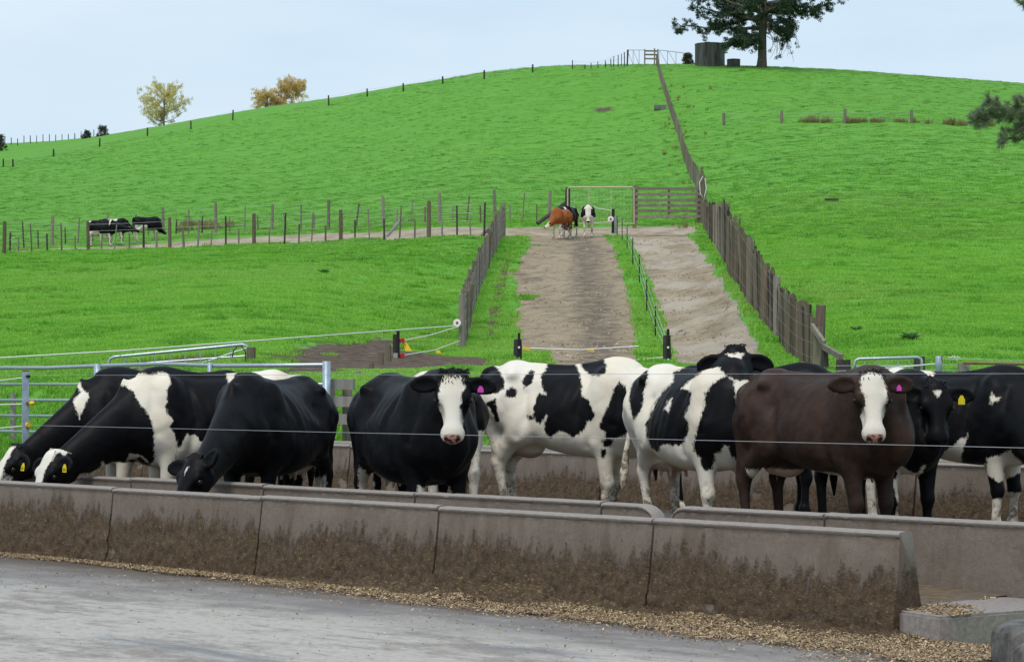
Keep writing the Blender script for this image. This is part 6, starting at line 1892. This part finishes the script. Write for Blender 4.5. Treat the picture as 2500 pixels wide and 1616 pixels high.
def spill():
    n = 330000
    S = rng.uniform(-7.5, 2.6, n)
    wid = np.interp(S, [-7.5, -6.2, -5.2, -4.2, -3.0, -1.5, 0, 1.5, 2.6], [.20, .22, .16, .22, .32, .50, .66, .90, 1.15])
    O = -np.abs(rng.normal(0, .62, n))*wid
    den = .10+1.1*vnoise(S*1.0, O*2.0, 1.6, 4)*vnoise(S, O, 5.0, 6)*2
    den *= np.clip(1.25-np.abs(O)/wid, .03, 1)*np.where(np.abs(O) > wid*.7, vnoise(S*1.5, O*4, 2.0, 31)*1.4, 1)*np.interp(S, [-7, -5.6, -5.0, -4.2, -2, 2], [.8, .7, .28, .8, .9, 1])
    ok = rng.random(n) < den
    S, O = S[ok], O[ok]
    heap = np.interp(S, [-3, -1.2, -.3, .8, 1.6], [.0, .075, .03, .03, .02])*np.clip(1+O/.28, 0, 1)*(vnoise(S, O, 4, 9)*1.3)
    Z = .004+heap*rng.random(len(S))**.4+rng.uniform(0, .008, len(S))
    chips('spilled_feed', S, O, Z, 'pale chopped feed spilled along the foot of the front trough wall')
    n = 26000; S = rng.uniform(-8, 4, n); O = -rng.uniform(0, 5.0, n); ok = rng.random(n) < np.clip(.9-np.abs(O)/4, .05, 1)*.6*(vnoise(S*.7, O*1.6, 1.2, 41)**2*2)
    chips('scattered_feed', S[ok], O[ok], np.full(ok.sum(), .006), 'loose bits of feed scattered over the lane', .004, .024)
    # on the bare slab and in the trough
    n = 2600; S = rng.uniform(1.6, 2.05, n); O = rng.uniform(.02, 1.05, n); ok = vnoise(S, O, 4, 3) > .5
    chips('slab_feed', S[ok], O[ok], np.full(ok.sum(), .139), 'wisps of straw lying on the bare slab', .015, .07)
spill()
# dung heaped at the wall foot: an uneven skirt
def skirt():
    mb = MB(); n, m = 560, 9; S0, S1 = -4.2, 1.85
    for i in range(n):
        s = S0+(S1-S0)*i/(n-1)
        amp = np.interp(s, [-4.2, -3.4, -2.4, -1.6, -.9, -.3, .6, 1.4, 1.85], [0, .25, .6, 1.1, 1.35, .6, .45, .6, .3])
        for j in range(m):
            t = j/(m-1)
            nz = mnoise.fractal(Vector((s*7, t*3, 1)), .7, 2.0, 4)
            z = .10*amp*(1-t)**1.4*(1+.7*nz)+.012*amp*mnoise.noise(Vector((s*40, t*20, 0)))*(t < .95)
            o = .02-.26*t*(.5+.5*min(amp, 1))*(1+.25*nz)
            mb.v.append((s, o, max(z, 0)-.008*(t > .9)))
    for i in range(n-1):
        for j in range(m-1):
            a = i*m+j; mb.f.append((a, a+1, a+m+1, a+m))
    n = NT('dung_heap'); f = n.noise(26, detail=6, rough=.75)
    c = n.mix(n.ramp(f, .3, .7), (.028, .018, .011), (.13, .088, .05)); c = n.mix(n.ramp(n.noise(70, n.coords((.4, 1, 1)), detail=3), .55, .65, 0, .7), c, (.27, .185, .095))
    n.set(Base_Color=c, Roughness=.9); n.bump(f, .9, .03); M['dung_heap'] = n.m
    o = framed('dung_heap', mb, 'dung_heap', smooth=True)
    tag(o, 'brown dung and old feed heaped against the wall foot', 'dung', kind='stuff')
skirt()
